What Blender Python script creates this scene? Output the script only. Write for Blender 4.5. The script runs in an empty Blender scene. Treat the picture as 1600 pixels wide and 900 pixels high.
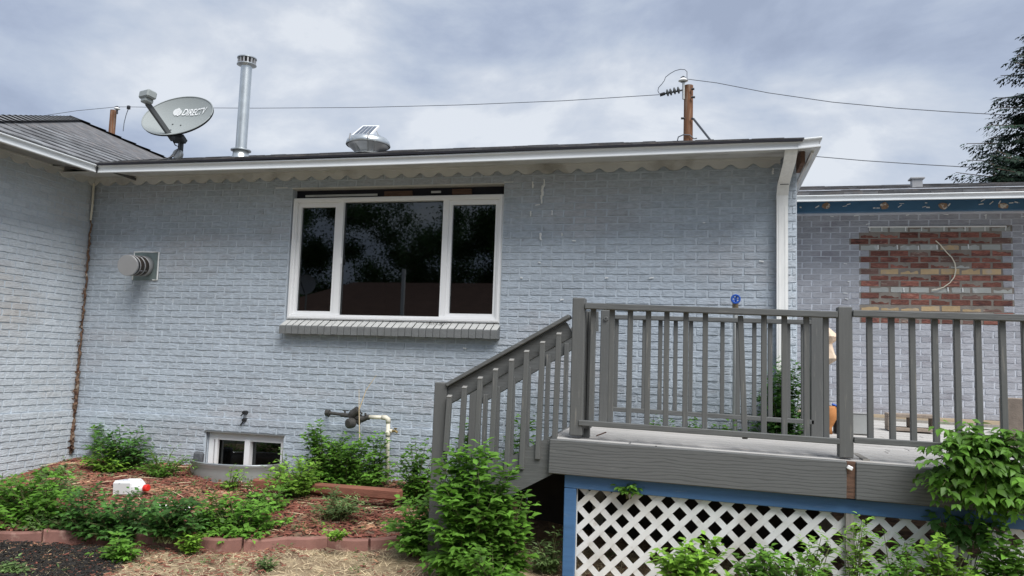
import bpy, math, random
import numpy as np
from mathutils import Vector, Matrix
R = math.radians
rng = random.Random(7)
nr = np.random.RandomState(11)
S = bpy.context.scene
COL = S.collection
# ------------------------------------------------------------------ camera
CAM = np.array([0.0, 0.0, 1.5])
YAW, PITCH, ROLL, FPX = -2.44653968e-01, 9.68838333e-02, 3.29365783e-02, 1225.6
def cam_axes():
    y, p, r = YAW, PITCH, ROLL
    f = np.array([math.sin(y)*math.cos(p), math.cos(y)*math.cos(p), math.sin(p)])
    rt = np.array([math.cos(y), -math.sin(y), 0.0]); up = np.cross(rt, f)
    return math.cos(r)*rt+math.sin(r)*up, -(-math.sin(r)*rt+math.cos(r)*up), f
AX, AD, AF = cam_axes()
cd = bpy.data.cameras.new("camera"); cam = bpy.data.objects.new("camera", cd); COL.objects.link(cam)
cd.sensor_width = 36; cd.lens = FPX*36/1600; cd.clip_end = 3000; cd.clip_start = .05
cam.matrix_world = Matrix(((AX[0], -AD[0], -AF[0], CAM[0]), (AX[1], -AD[1], -AF[1], CAM[1]), (AX[2], -AD[2], -AF[2], CAM[2]), (0, 0, 0, 1)))
S.camera = cam
# survey helpers: photograph measurement -> place on a known plane of the site
def ray(px, py): return AX*((px-800)/FPX)+AD*((py-450)/FPX)+AF
def atY(px, py, y): d = ray(px, py); return CAM+d*(y/d[1])
def atX(px, py, x): d = ray(px, py); return CAM+d*(x/d[0])
def atZ(px, py, z): d = ray(px, py); return CAM+d*((z-1.5)/d[2])
# ------------------------------------------------------------------ world, sun
W = bpy.data.worlds.new("World"); S.world = W; W.use_nodes = True
SUN_EL, SUN_AZ = R(54), R(136)      # azimuth: from +Y clockwise
nt = W.node_tree; N = nt.nodes; L = nt.links
for n in list(N): N.remove(n)
def nd(t, **k):
    n = N.new(t)
    for a, b in k.items():
        if a in n.inputs: n.inputs[a].default_value = b
        else: setattr(n, a, b)
    return n
out = nd('ShaderNodeOutputWorld'); bg = nd('ShaderNodeBackground'); bg.inputs['Strength'].default_value = 0.1
sky = nd('ShaderNodeTexSky', sky_type='NISHITA', sun_disc=False, sun_elevation=SUN_EL, sun_rotation=SUN_AZ)
tc = nd('ShaderNodeTexCoord'); sp = nd('ShaderNodeSeparateXYZ'); L.new(tc.outputs['Generated'], sp.inputs[0])
def m(op, a, b=None, c=None, clamp=False):
    n = N.new('ShaderNodeMath'); n.operation = op; n.use_clamp = clamp
    for i, v in enumerate((a, b, c)):
        if v is None: continue
        if isinstance(v, (int, float)): n.inputs[i].default_value = v
        else: L.new(v, n.inputs[i])
    return n.outputs[0]
zz = m('ADD', m('ABSOLUTE', sp.outputs[2]), 0.55)
cmb = nd('ShaderNodeMapping'); cmb.inputs['Scale'].default_value = (1, 1, 2.0); cmb.inputs['Location'].default_value = (1.7, .4, .9); cmb.inputs['Rotation'].default_value = (0, .12, 0); L.new(tc.outputs['Generated'], cmb.inputs['Vector'])
n1 = nd('ShaderNodeTexNoise', Scale=3.4, Detail=10.0, Roughness=0.56, Distortion=0.25); L.new(cmb.outputs[0], n1.inputs['Vector'])
n2 = nd('ShaderNodeTexNoise', Scale=1.7, Detail=3.0, Roughness=0.5); L.new(cmb.outputs[0], n2.inputs['Vector'])
mixv = m('ADD', m('MULTIPLY', n1.outputs[0], 0.78), m('MULTIPLY', n2.outputs[0], 0.22))
cr = nd('ShaderNodeValToRGB'); L.new(mixv, cr.inputs[0])
els = cr.color_ramp.elements
els[0].position = 0.40; els[0].color = (.35, .41, .54, 1)
els[1].position = 0.625; els[1].color = (.74, .78, .84, 1)
e = els.new(0.455); e.color = (.41, .475, .61, 1)
e = els.new(0.515); e.color = (.50, .565, .68, 1)
e = els.new(0.58); e.color = (.62, .67, .755, 1)
sc = nd('ShaderNodeVectorMath', operation='SCALE'); sc.inputs['Scale'].default_value = 10.0; L.new(cr.outputs[0], sc.inputs[0])
mx = nd('ShaderNodeMix', data_type='RGBA'); mx.inputs[0].default_value = 0.9
L.new(sky.outputs[0], mx.inputs[6]); L.new(sc.outputs[0], mx.inputs[7]); L.new(mx.outputs[2], bg.inputs['Color']); L.new(bg.outputs[0], out.inputs[0])
ld = bpy.data.lights.new("sun", 'SUN'); ld.energy = 3.9; ld.angle = R(40); ld.color = (1, .985, .96)
sun = bpy.data.objects.new("sun", ld); COL.objects.link(sun)
sd = Vector((math.sin(SUN_AZ)*math.cos(SUN_EL), math.cos(SUN_AZ)*math.cos(SUN_EL), math.sin(SUN_EL)))
sun.rotation_euler = sd.to_track_quat('Z', 'Y').to_euler(); sun.location = (3, -3, 12)
S.view_settings.view_transform = 'Standard'; S.view_settings.look = 'None'; S.view_settings.exposure = 0.12; S.view_settings.gamma = 1
S.render.engine = 'CYCLES'
# ------------------------------------------------------------------ materials
def mat(name, col, rough=.7, metal=0, vary=.0, vscale=6., col2=None, c2scale=3., c2lo=.5, c2hi=.6, bump=0., bscale=60., stretch=(1, 1, 1), spec=.4, tone=False, trans=0., rnd=0., wave=None, coord='pos', cell=None, grain=None, fine=None):
    M = bpy.data.materials.new(name); M.use_nodes = True; t = M.node_tree; n = t.nodes; l = t.links
    p = n['Principled BSDF']; p.inputs['Roughness'].default_value = rough; p.inputs['Metallic'].default_value = metal
    p.inputs['Specular IOR Level'].default_value = spec
    if coord == 'pos': g = n.new('ShaderNodeNewGeometry').outputs['Position']
    else: g = n.new('ShaderNodeTexCoord').outputs['Object']
    mp = n.new('ShaderNodeMapping'); mp.inputs['Scale'].default_value = stretch; l.new(g, mp.inputs[0]); v = mp.outputs[0]
    rgb = n.new('ShaderNodeRGB'); rgb.outputs[0].default_value = (*col, 1); c = rgb.outputs[0]
    def noise(s, d=4., r=.55):
        a = n.new('ShaderNodeTexNoise'); a.inputs['Scale'].default_value = s; a.inputs['Detail'].default_value = d; a.inputs['Roughness'].default_value = r; l.new(v, a.inputs['Vector']); return a.outputs[0]
    def mr(x, a, b, c_, d_):
        q = n.new('ShaderNodeMapRange'); q.inputs[1].default_value = a; q.inputs[2].default_value = b; q.inputs[3].default_value = c_; q.inputs[4].default_value = d_; l.new(x, q.inputs[0]); return q.outputs[0]
    def mixc(f, a, b, bt='MIX'):
        q = n.new('ShaderNodeMix'); q.data_type = 'RGBA'; q.blend_type = bt
        if isinstance(f, float): q.inputs[0].default_value = f
        else: l.new(f, q.inputs[0])
        l.new(a, q.inputs[6])
        if isinstance(b, tuple): q.inputs[7].default_value = (*b, 1)
        else: l.new(b, q.inputs[7])
        return q.outputs[2]
    def scale(c, f):
        q = n.new('ShaderNodeVectorMath'); q.operation = 'SCALE'; l.new(c, q.inputs[0]); l.new(f, q.inputs['Scale']); return q.outputs[0]
    if col2:
        for i, (c2, s2, lo, hi) in enumerate(col2 if isinstance(col2, list) else [(col2, c2scale, c2lo, c2hi)]):
            c = mixc(mr(noise(s2, 6.), lo, hi, 0, 1), c, c2)
    if wave:
        a = n.new('ShaderNodeTexNoise'); a.inputs['Scale'].default_value = wave[0]; a.inputs['Detail'].default_value = 6; a.inputs['Distortion'].default_value = wave[1]
        m2 = n.new('ShaderNodeMapping'); m2.inputs['Scale'].default_value = wave[2]; l.new(g, m2.inputs[0]); l.new(m2.outputs[0], a.inputs['Vector'])
        wv = a.outputs[0]; c = scale(c, mr(wv, .3, .7, 1-wave[3], 1+wave[3]))
    if grain:
        wt = n.new('ShaderNodeTexWave'); wt.bands_direction = 'Z'; wt.inputs['Scale'].default_value = grain[0]; wt.inputs['Distortion'].default_value = grain[1]; wt.inputs['Detail'].default_value = 3; wt.inputs['Detail Scale'].default_value = grain[2]
        m3 = n.new('ShaderNodeMapping'); m3.inputs['Scale'].default_value = grain[3]; l.new(g, m3.inputs[0]); l.new(m3.outputs[0], wt.inputs['Vector'])
        gl = mr(wt.outputs['Fac'], .0, .35, 1-grain[4], 1); c = scale(c, gl)
    if vary: c = scale(c, mr(noise(vscale), .25, .75, 1-vary, 1+vary))
    if fine: c = scale(c, mr(noise(fine[0], 5., .65), .3, .7, 1-fine[1], 1+fine[1]))
    if tone:
        a = n.new('ShaderNodeAttribute'); a.attribute_name = 'tone'; c = scale(c, a.outputs['Fac'])
    if rnd:
        a = n.new('ShaderNodeObjectInfo'); c = scale(c, mr(a.outputs['Random'], 0, 1, 1-rnd, 1+rnd))
    if cell:
        # every brick of the bond gets its own slight shade, keyed to the bond's grid
        s3 = n.new('ShaderNodeSeparateXYZ'); l.new(g, s3.inputs[0])
        def mm(op, a, b=0.):
            q = n.new('ShaderNodeMath'); q.operation = op
            for i, x in enumerate((a, b)):
                if isinstance(x, (int, float)): q.inputs[i].default_value = x
                else: l.new(x, q.inputs[i])
            return q.outputs[0]
        row = mm('FLOOR', mm('DIVIDE', mm('SUBTRACT', s3.outputs[2], cell[1]), cell[2]))
        par = mm('FLOORED_MODULO', row, 2.)
        cl = mm('FLOOR', mm('ADD', mm('DIVIDE', mm('SUBTRACT', s3.outputs[0 if cell[3] == 'x' else 1], cell[0]), .2032), mm('MULTIPLY', par, .5)))
        cb = n.new('ShaderNodeCombineXYZ'); l.new(row, cb.inputs[0]); l.new(cl, cb.inputs[1])
        wn = n.new('ShaderNodeTexWhiteNoise'); l.new(cb.outputs[0], wn.inputs[0]); c = scale(c, mr(wn.outputs[0], 0, 1, 1-cell[4], 1+cell[4]))
    l.new(c, p.inputs['Base Color'])
    if bump:
        b = n.new('ShaderNodeBump'); b.inputs['Strength'].default_value = 1; b.inputs['Distance'].default_value = bump
        h = noise(bscale, 5., .6)
        if grain: h = gl
        l.new(h, b.inputs['Height']); l.new(b.outputs[0], p.inputs['Normal'])
    if trans:
        tr = n.new('ShaderNodeBsdfTranslucent'); c3 = scale(c, mr(noise(1.), 0, 1, 1.4, 1.4)); l.new(c3, tr.inputs[0])
        ms = n.new('ShaderNodeMixShader'); ms.inputs[0].default_value = trans; l.new(p.outputs[0], ms.inputs[1]); l.new(tr.outputs[0], ms.inputs[2]); l.new(ms.outputs[0], n['Material Output'].inputs[0])
    return M
CP = .0677; BL = .2032; LEDGE = .862; X0A = -6.597
MT = {}
MT['paint'] = mat('painted_brick', (.415, .468, .525), .62, vary=.10, vscale=2.2, col2=[((.44, .44, .46), 1.3, .5, .75), ((.18, .13, .10), 38., .74, .78), ((.30, .31, .33), 9., .6, .8)], bump=.010, bscale=42., stretch=(.5, 1, 1.6), fine=(30., .20), cell=(X0A, LEDGE, CP, 'x', .05))
MT['paintL'] = mat('pale_painted_brick', (.53, .57, .61), .62, vary=.08, vscale=2., col2=[((.42, .33, .25), 34., .73, .78), ((.52, .51, .50), 1.5, .5, .7)], bump=.009, bscale=42., stretch=(1, .5, 1.6), fine=(46., .10), cell=(0, LEDGE, CP, 'y', .05))
MT['paintB'] = mat('mauve_painted_brick', (.36, .37, .405), .6, vary=.10, vscale=2.4, col2=[((.25, .24, .27), 5., .52, .75)], bump=.007, bscale=45., stretch=(.5, 1, 1.5), fine=(44., .13), cell=(1.662, 3.103, CP, 'x', .09))
MT['mortar'] = mat('painted_mortar', (.51, .565, .62), .75, vary=.10, vscale=5., col2=[((.45, .48, .51), 9., .55, .75)], bump=.003, bscale=70.)
MT['mortarB'] = mat('wing_painted_mortar', (.54, .565, .62), .75, vary=.15, vscale=5., bump=.003, bscale=70.)
MT['rawmortar'] = mat('bare_mortar', (.23, .205, .18), .9, vary=.2, vscale=14., bump=.004, bscale=80.)
MT['red'] = mat('red_brick', (.225, .09, .068), .8, fine=(50., .4), vary=.4, vscale=7., col2=[((.12, .05, .045), 16., .55, .66), ((.33, .20, .16), 30., .62, .72)], bump=.012, bscale=38., stretch=(.45, 1, 1.8), rnd=.3)
MT['brown'] = mat('brown_brick', (.17, .10, .085), .8, vary=.3, vscale=12., col2=[((.34, .27, .22), 26., .58, .66)], bump=.006, bscale=40., stretch=(.45, 1, 1.8))
MT['yellow'] = mat('buff_brick', (.48, .35, .20), .8, vary=.15, vscale=9., col2=[((.40, .33, .26), 12., .55, .7)], bump=.003, bscale=40., rnd=.08)
MT['greyb'] = mat('grey_painted_brick', (.37, .385, .37), .7, vary=.12, vscale=8., col2=[((.52, .54, .54), 10., .6, .7)], bump=.003, bscale=40., rnd=.1)
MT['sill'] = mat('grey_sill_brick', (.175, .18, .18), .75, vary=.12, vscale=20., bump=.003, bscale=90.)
MT['white'] = mat('white_gutter_metal', (.64, .66, .67), .35, vary=.04, vscale=3., spec=.5)
MT['vinyl'] = mat('white_vinyl', (.86, .86, .86), .35, vary=.02, vscale=4.)
MT['soffit'] = mat('beige_soffit_paint', (.60, .595, .575), .6, vary=.10, vscale=4., col2=[((.30, .28, .25), 2.2, .56, .75)])
MT['downsp'] = mat('white_downspout_metal', (.84, .84, .82), .4, vary=.07, vscale=9., stretch=(4, 4, .5))
MT['shingle'] = mat('asphalt_shingle', (.17, .172, .178), .95, fine=(60., .35), vary=.35, vscale=9., col2=[((.25, .26, .27), 5., .5, .65), ((.05, .05, .055), 60., .5, .7)], bump=.003, bscale=250., rnd=.28)
MT['shingle2'] = mat('roof_felt_shingle', (.135, .136, .142), .95, vary=.4, vscale=7., col2=[((.17, .155, .15), 8., .5, .62)], bump=.003, bscale=200., tone=True)
MT['glass'] = None
MT['dark'] = mat('flat_black', (.012, .012, .018), .8)  # plain black for the eave shadow strip and the header gap
MT['rawwood'] = mat('raw_brown_wood', (.13, .072, .048), .8, vary=.3, vscale=8., stretch=(1, 1, 8), col2=[((.08, .045, .03), 10., .52, .62)], bump=.002)
MT['beamw'] = mat('grey_grained_beam_paint', (.125, .128, .126), .55, vary=.08, vscale=8., grain=(9., 9., .9, (.30, 1, 1.6), .30), bump=.0012, bscale=30., stretch=(.6, 1, 9), col2=[((.21, .205, .19), 7., .66, .74)])
MT['gdeck'] = mat('grey_deck_paint', (.115, .118, .115), .55, vary=.08, vscale=8., wave=(4., 2.2, (.8, 1, 16), .20), bump=.0012, bscale=30., stretch=(.6, 1, 9), col2=[((.21, .205, .19), 7., .66, .74), ((.03, .03, .028), 48., .76, .78)])
MT['gdeckv'] = mat('grey_post_paint', (.118, .12, .116), .55, vary=.08, vscale=8., bump=.001, bscale=30., stretch=(9, 9, .6), col2=[((.20, .19, .17), 8., .62, .74), ((.04, .04, .036), 30., .76, .79)])
MT['blue'] = mat('blue_trim_paint', (.065, .155, .31), .5, vary=.14, vscale=7., stretch=(.5, 1, 5), bump=.001, bscale=40., col2=[((.13, .22, .36), 9., .62, .75)])
MT['latt'] = mat('white_lattice_vinyl', (.78, .78, .76), .45, vary=.06, vscale=8., col2=[((.45, .40, .32), 9., .62, .8), ((.55, .53, .48), 3., .5, .7)])
MT['board'] = mat('weathered_deck_board', (.44, .425, .405), .8, vary=.14, vscale=6., stretch=(.35, 6, 1), col2=[((.44, .41, .38), 7., .55, .70), ((.56, .55, .53), 4., .6, .72)], bump=.0015, bscale=40., rnd=.07)
MT['tan'] = mat('bare_tan_lumber', (.50, .40, .28), .8, vary=.15, vscale=8., stretch=(.3, 4, 4))
MT['greywood'] = mat('silvered_wood', (.30, .28, .25), .85, vary=.2, vscale=10., stretch=(6, 6, .5), bump=.002)
MT['shadewood'] = mat('shade_dark_wood', (.045, .038, .032), .9, vary=.3, vscale=6.)  # wood colour darkened to carry the shade under the deck
MT['cutend'] = mat('worn_cut_end', (.27, .265, .25), .8, vary=.2, vscale=60.)
MT['silltop'] = mat('sunlit_pale_sill_paint', (.56, .56, .54), .7, vary=.10, vscale=14., col2=[((.42, .42, .40), 7., .55, .72)])  # whitish paint, made lighter than the fronts for the sunlit slope
MT['galv'] = mat('galvanised_steel', (.62, .65, .65), .32, metal=.85, vary=.12, vscale=9., bump=.0006, bscale=20.)
MT['dullsteel'] = mat('dull_steel', (.42, .43, .42), .5, metal=.6, vary=.1)
MT['ventsteel'] = mat('pale_vent_steel', (.36, .36, .365), .42, metal=.35, vary=.05)
MT['blackm'] = mat('black_metal', (.018, .018, .02), .45)
MT['darkpipe'] = mat('dark_painted_pipe', (.055, .052, .048), .55, vary=.3, vscale=30.)
MT['dish'] = mat('grey_dish_paint', (.30, .325, .32), .45, vary=.04, vscale=3.)
MT['dishdark'] = mat('dark_grey_arm', (.075, .08, .082), .5)
MT['dishtxt'] = mat('white_print', (.82, .83, .83), .5)
MT['cream'] = mat('cream_pipe_paint', (.72, .68, .56), .45, vary=.1, vscale=12., col2=[((.35, .30, .24), 10., .66, .74)])
MT['caulk'] = mat('white_caulk', (.80, .81, .80), .6)
MT['vine'] = mat('rusty_dried_vine', (.19, .12, .08), .9, vary=.4, vscale=26., col2=[((.12, .06, .04), 16., .5, .6), ((.46, .38, .30), 14., .58, .66)])
MT['bluemetal'] = mat('blue_valve_paint', (.03, .10, .42), .35)
MT['redcap'] = mat('red_cap_plastic', (.72, .03, .02), .35)
MT['jug'] = mat('white_jug_plastic', (.80, .80, .79), .35, col2=[((.42, .42, .42), 22., .66, .70)])
MT['edge'] = mat('brick_red_concrete', (.26, .13, .105), .85, vary=.16, vscale=9., col2=[((.42, .28, .22), 9., .56, .7)], bump=.002, bscale=90., rnd=.14)
MT['timber'] = mat('red_landscape_timber', (.25, .10, .065), .85, vary=.25, vscale=9., stretch=(.4, 4, 4), bump=.003, bscale=30.)
MT['slate'] = mat('dark_slate_stone', (.10, .105, .115), .85, vary=.3, vscale=22., bump=.004, bscale=60.)
MT['cinder'] = mat('cinder_block_concrete', (.30, .245, .20), .95, vary=.18, vscale=22., bump=.004, bscale=120.)
MT['terra'] = mat('terracotta', (.50, .21, .07), .7, vary=.15, vscale=10.)
MT['canvas'] = mat('beige_canvas', (.70, .55, .42), .85, vary=.08, vscale=9.)
MT['boxdark'] = mat('dark_brown_metal', (.04, .03, .024), .6)
MT['pole'] = mat('brown_utility_pole_wood', (.20, .095, .05), .85, vary=.35, vscale=5., stretch=(5, 5, .3), col2=[((.33, .27, .21), 3., .56, .7)], bump=.004, bscale=12.)
MT['wire'] = mat('grey_wire', (.10, .11, .13), .6)
MT['soil'] = mat('bare_soil', (.17, .11, .075), .95, vary=.3, vscale=4., col2=[((.30, .20, .12), 3., .46, .60), ((.09, .055, .04), 9., .52, .66)], bump=.02, bscale=24.)
MT['chip'] = mat('red_mulch_chips', (.225, .08, .055), .9, tone=True, col2=[((.40, .22, .13), 3.4, .52, .66)], vary=.25, vscale=8.)
MT['straw'] = mat('dry_straw', (.66, .53, .34), .85, tone=True)
MT['compost'] = mat('black_compost', (.02, .018, .016), .95, tone=True, vary=.3)
def leafmat(name, c, t=.28): return mat(name, c, .48, tone=True, trans=t, vary=.18, vscale=5., spec=.35)
MT['leafmid'] = leafmat('green_leaf', (.115, .25, .033)); MT['leafdark'] = leafmat('dark_green_leaf', (.07, .17, .035)); MT['leaflite'] = leafmat('light_green_leaf', (.19, .35, .045))
MT['leafgrey'] = leafmat('grey_green_leaf', (.14, .22, .075)); MT['needle'] = leafmat('spruce_needle', (.030, .060, .038), .05); MT['tree'] = leafmat('tree_leaf', (.05, .11, .03), .15)
MT['stem'] = mat('green_brown_stem', (.12, .13, .05), .7); MT['bark'] = mat('grey_brown_bark', (.11, .08, .06), .9, vary=.3, vscale=8.)
MT['nroof'] = mat('brown_asphalt_shingle', (.15, .09, .07), .95, vary=.2, vscale=3., bump=.01, bscale=20.)
MT['nwall'] = mat('tan_siding', (.30, .26, .22), .8)
MT['grass'] = mat('lawn_soil', (.15, .145, .125), .95, vary=.3, vscale=1.5, col2=[((.10, .115, .08), .6, .48, .6)])
MT['lawn'] = mat('dry_lawn_soil', (.30, .225, .14), .95, vary=.3, vscale=6., col2=[((.17, .11, .07), 2.3, .5, .66), ((.42, .33, .2), 5., .5, .65)], bump=.02, bscale=30.)
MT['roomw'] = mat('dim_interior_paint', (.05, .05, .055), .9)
MT['cell'] = mat('solar_cell', (.10, .12, .15), .15, vary=.1)
MT['peel'] = mat('peeled_wood_patch', (.36, .24, .16), .8, vary=.3, vscale=25., col2=[((.75, .72, .66), 20., .52, .58)])
MT['bluefas'] = mat('dark_blue_fascia_paint', (.065, .165, .285), .55, vary=.15, vscale=7., col2=[((.62, .64, .64), 22., .70, .73)], stretch=(.7, 1, 1))
def glassmat():
    M = bpy.data.materials.new('dark_window_glass'); M.use_nodes = True; n = M.node_tree.nodes; l = M.node_tree.links
    for x in list(n): n.remove(x)
    o = n.new('ShaderNodeOutputMaterial'); g = n.new('ShaderNodeBsdfGlossy'); g.inputs['Roughness'].default_value = 0.014; g.inputs['Color'].default_value = (.92, .97, 1, 1)
    t = n.new('ShaderNodeBsdfTransparent'); t.inputs[0].default_value = (.13, .15, .15, 1)
    f = n.new('ShaderNodeFresnel'); f.inputs[0].default_value = 1.5
    ad = n.new('ShaderNodeMath'); ad.operation = 'MULTIPLY_ADD'; l.new(f.outputs[0], ad.inputs[0]); ad.inputs[1].default_value = 1.5; ad.inputs[2].default_value = .01
    ms = n.new('ShaderNodeMixShader'); l.new(ad.outputs[0], ms.inputs[0]); l.new(t.outputs[0], ms.inputs[1]); l.new(g.outputs[0], ms.inputs[2]); l.new(ms.outputs[0], o.inputs[0]); return M
MT['glass'] = glassmat()
# ------------------------------------------------------------------ object helpers
def wl(o):
    v = Vector((0, 0, 0))
    while o is not None: v += o.location; o = o.parent
    return v
def tag(o, label=None, cat=None, group=None, kind=None):
    if label: o['label'] = label
    if cat: o['category'] = cat
    if group: o['group'] = group
    if kind: o['kind'] = kind
    return o
def empty(name, loc, label=None, cat=None, group=None):
    o = bpy.data.objects.new(name, None); o.empty_display_size = .1; COL.objects.link(o); o.location = Vector([float(a) for a in loc]); return tag(o, label, cat, group)
def put(name, me, parent, loc, rot=None, kind=None, label=None):
    o = bpy.data.objects.new(name, me); COL.objects.link(o); o.parent = parent; o.location = Vector([float(a) for a in loc])-(wl(parent) if parent else Vector((0, 0, 0)))
    if rot: o.rotation_euler = rot
    return tag(o, label, kind=kind)
class MB:
    def __init__(s): s.v = []; s.f = []; s.mi = []; s.ms = []; s.cm = 0
    def use(s, m_):
        if m_ not in s.ms: s.ms.append(m_)
        s.cm = s.ms.index(m_); return s
    def poly(s, pts):
        b = len(s.v); s.v += [tuple(float(c) for c in p) for p in pts]; s.f.append(tuple(range(b, b+len(pts)))); s.mi.append(s.cm); return s
    def mesh(s, vs, fs):
        b = len(s.v); s.v += [tuple(float(c) for c in p) for p in vs]
        for f in fs: s.f.append(tuple(i+b for i in f)); s.mi.append(s.cm)
        return s
    def box(s, c, d, rz=0, bev=0, rot=None):
        hx, hy, hz = d[0]/2, d[1]/2, d[2]/2
        q = rot if rot is not None else Matrix.Rotation(rz, 3, 'Z'); c = Vector([float(a) for a in c])
        if bev <= 0:
            vs = [Vector((x, y, z)) for z in (-hz, hz) for y in (-hy, hy) for x in (-hx, hx)]
            fs = [(0, 2, 3, 1), (4, 5, 7, 6), (0, 1, 5, 4), (2, 6, 7, 3), (0, 4, 6, 2), (1, 3, 7, 5)]
        else:
            b = min(bev, hx*.9, hy*.9, hz*.9); vs = []; idx = {}
            for sx in (-1, 1):
                for sy in (-1, 1):
                    for sz in (-1, 1):
                        for k in range(3):
                            p = [sx*(hx-b), sy*(hy-b), sz*(hz-b)]; p[k] = (sx*hx, sy*hy, sz*hz)[k]; idx[(sx, sy, sz, k)] = len(vs); vs.append(Vector(p))
            fs = []
            I = lambda x, y, z, k: idx[(x, y, z, k)]
            for sg in (-1, 1):
                fs.append([I(sg, -1, -1, 0), I(sg, 1, -1, 0), I(sg, 1, 1, 0), I(sg, -1, 1, 0)][::sg])
                fs.append([I(-1, sg, -1, 1), I(-1, sg, 1, 1), I(1, sg, 1, 1), I(1, sg, -1, 1)][::sg])
                fs.append([I(-1, -1, sg, 2), I(1, -1, sg, 2), I(1, 1, sg, 2), I(-1, 1, sg, 2)][::sg])
            for a in (-1, 1):
                for b_ in (-1, 1):
                    fs.append([I(a, b_, -1, 0), I(a, b_, -1, 1), I(a, b_, 1, 1), I(a, b_, 1, 0)][::-a*b_])
                    fs.append([I(a, -1, b_, 0), I(a, -1, b_, 2), I(a, 1, b_, 2), I(a, 1, b_, 0)][::a*b_])
                    fs.append([I(-1, a, b_, 1), I(-1, a, b_, 2), I(1, a, b_, 2), I(1, a, b_, 1)][::-a*b_])
                    for c_ in (-1, 1): fs.append([I(a, b_, c_, 0), I(a, b_, c_, 1), I(a, b_, c_, 2)][::a*b_*c_])
        return s.mesh([q @ v+c for v in vs], fs)
    def beam(s, a, b, w, h, up=(0, 0, 1), bev=0):
        a = Vector([float(x) for x in a]); b = Vector([float(x) for x in b]); d = b-a; ln = d.length; x = d.normalized(); u = Vector(up); y = u.cross(x).normalized(); z = x.cross(y)
        return s.box((a+b)/2, (ln, w, h), rot=Matrix((x, y, z)).transposed(), bev=bev)
    def tube(s, pts, r, n=8, caps=True):
        P = [Vector([float(c) for c in p]) for p in pts]; rr = r if isinstance(r, (list, tuple)) else [r]*len(P); b = len(s.v); prev = None
        for i, p in enumerate(P):
            t = (P[min(i+1, len(P)-1)]-P[max(i-1, 0)]).normalized()
            if prev is None: u = t.orthogonal().normalized()
            else: u = (prev-t*prev.dot(t)); u = u.normalized() if u.length > 1e-6 else t.orthogonal().normalized()
            prev = u; w = t.cross(u)
            for k in range(n): a = 2*math.pi*k/n; s.v.append(tuple(p+(u*math.cos(a)+w*math.sin(a))*rr[i]))
        for i in range(len(P)-1):
            for k in range(n): s.f.append((b+i*n+k, b+i*n+(k+1) % n, b+(i+1)*n+(k+1) % n, b+(i+1)*n+k)); s.mi.append(s.cm)
        if caps:
            s.f.append(tuple(b+k for k in range(n))[::-1]); s.mi.append(s.cm); s.f.append(tuple(b+(len(P)-1)*n+k for k in range(n))); s.mi.append(s.cm)
        return s
    def lathe(s, prof, c, n=24, axis=(0, 0, 1)):
        q = Vector((0, 0, 1)).rotation_difference(Vector(axis)).to_matrix(); c = Vector([float(a) for a in c]); b = len(s.v)
        for r, z in prof:
            for k in range(n): a = 2*math.pi*k/n; s.v.append(tuple(q @ Vector((r*math.cos(a), r*math.sin(a), z))+c))
        for i in range(len(prof)-1):
            for k in range(n): s.f.append((b+i*n+k, b+i*n+(k+1) % n, b+(i+1)*n+(k+1) % n, b+(i+1)*n+k)); s.mi.append(s.cm)
        return s
    def extr(s, prof, p0, p1, side, up=(0, 0, 1), cap=True, m0=0, m1=0):
        p0 = Vector([float(a) for a in p0]); p1 = Vector([float(a) for a in p1]); sd_ = Vector(side); u = Vector(up); n = len(prof); b = len(s.v)
        dr_ = (p1-p0).normalized()
        for P, mm_ in ((p0, m0), (p1, m1)): s.v += [tuple(P+sd_*a+u*h+dr_*(mm_*a)) for a, h in prof]
        for k in range(n-1): s.f.append((b+k, b+k+1, b+n+k+1, b+n+k)); s.mi.append(s.cm)
        if cap: s.f.append(tuple(b+k for k in range(n))); s.mi.append(s.cm); s.f.append(tuple(b+n+k for k in range(n))[::-1]); s.mi.append(s.cm)
        return s
    def me(s, name, off=(0, 0, 0), smooth=False, tone=None):
        off = Vector(off); me = bpy.data.meshes.new(name); me.from_pydata([(v[0]-off[0], v[1]-off[1], v[2]-off[2]) for v in s.v], [], s.f)
        for m_ in s.ms: me.materials.append(m_)
        if len(s.ms) > 1: me.polygons.foreach_set('material_index', s.mi)
        if smooth: me.polygons.foreach_set('use_smooth', [True]*len(s.f))
        if tone is not None: a = me.attributes.new('tone', 'FLOAT', 'POINT'); a.data.foreach_set('value', np.asarray(tone, dtype=np.float32))
        me.update(); return me
    def build(s, name, parent=None, smooth=False, kind=None, label=None, tone=None):
        off = wl(parent) if parent else Vector((0, 0, 0))
        o = bpy.data.objects.new(name, s.me(name, off, smooth, tone)); COL.objects.link(o); o.parent = parent
        if smooth == 'auto': pass
        return tag(o, label, kind=kind)
def mb(m_): return MB().use(MT[m_] if isinstance(m_, str) else m_)
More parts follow.
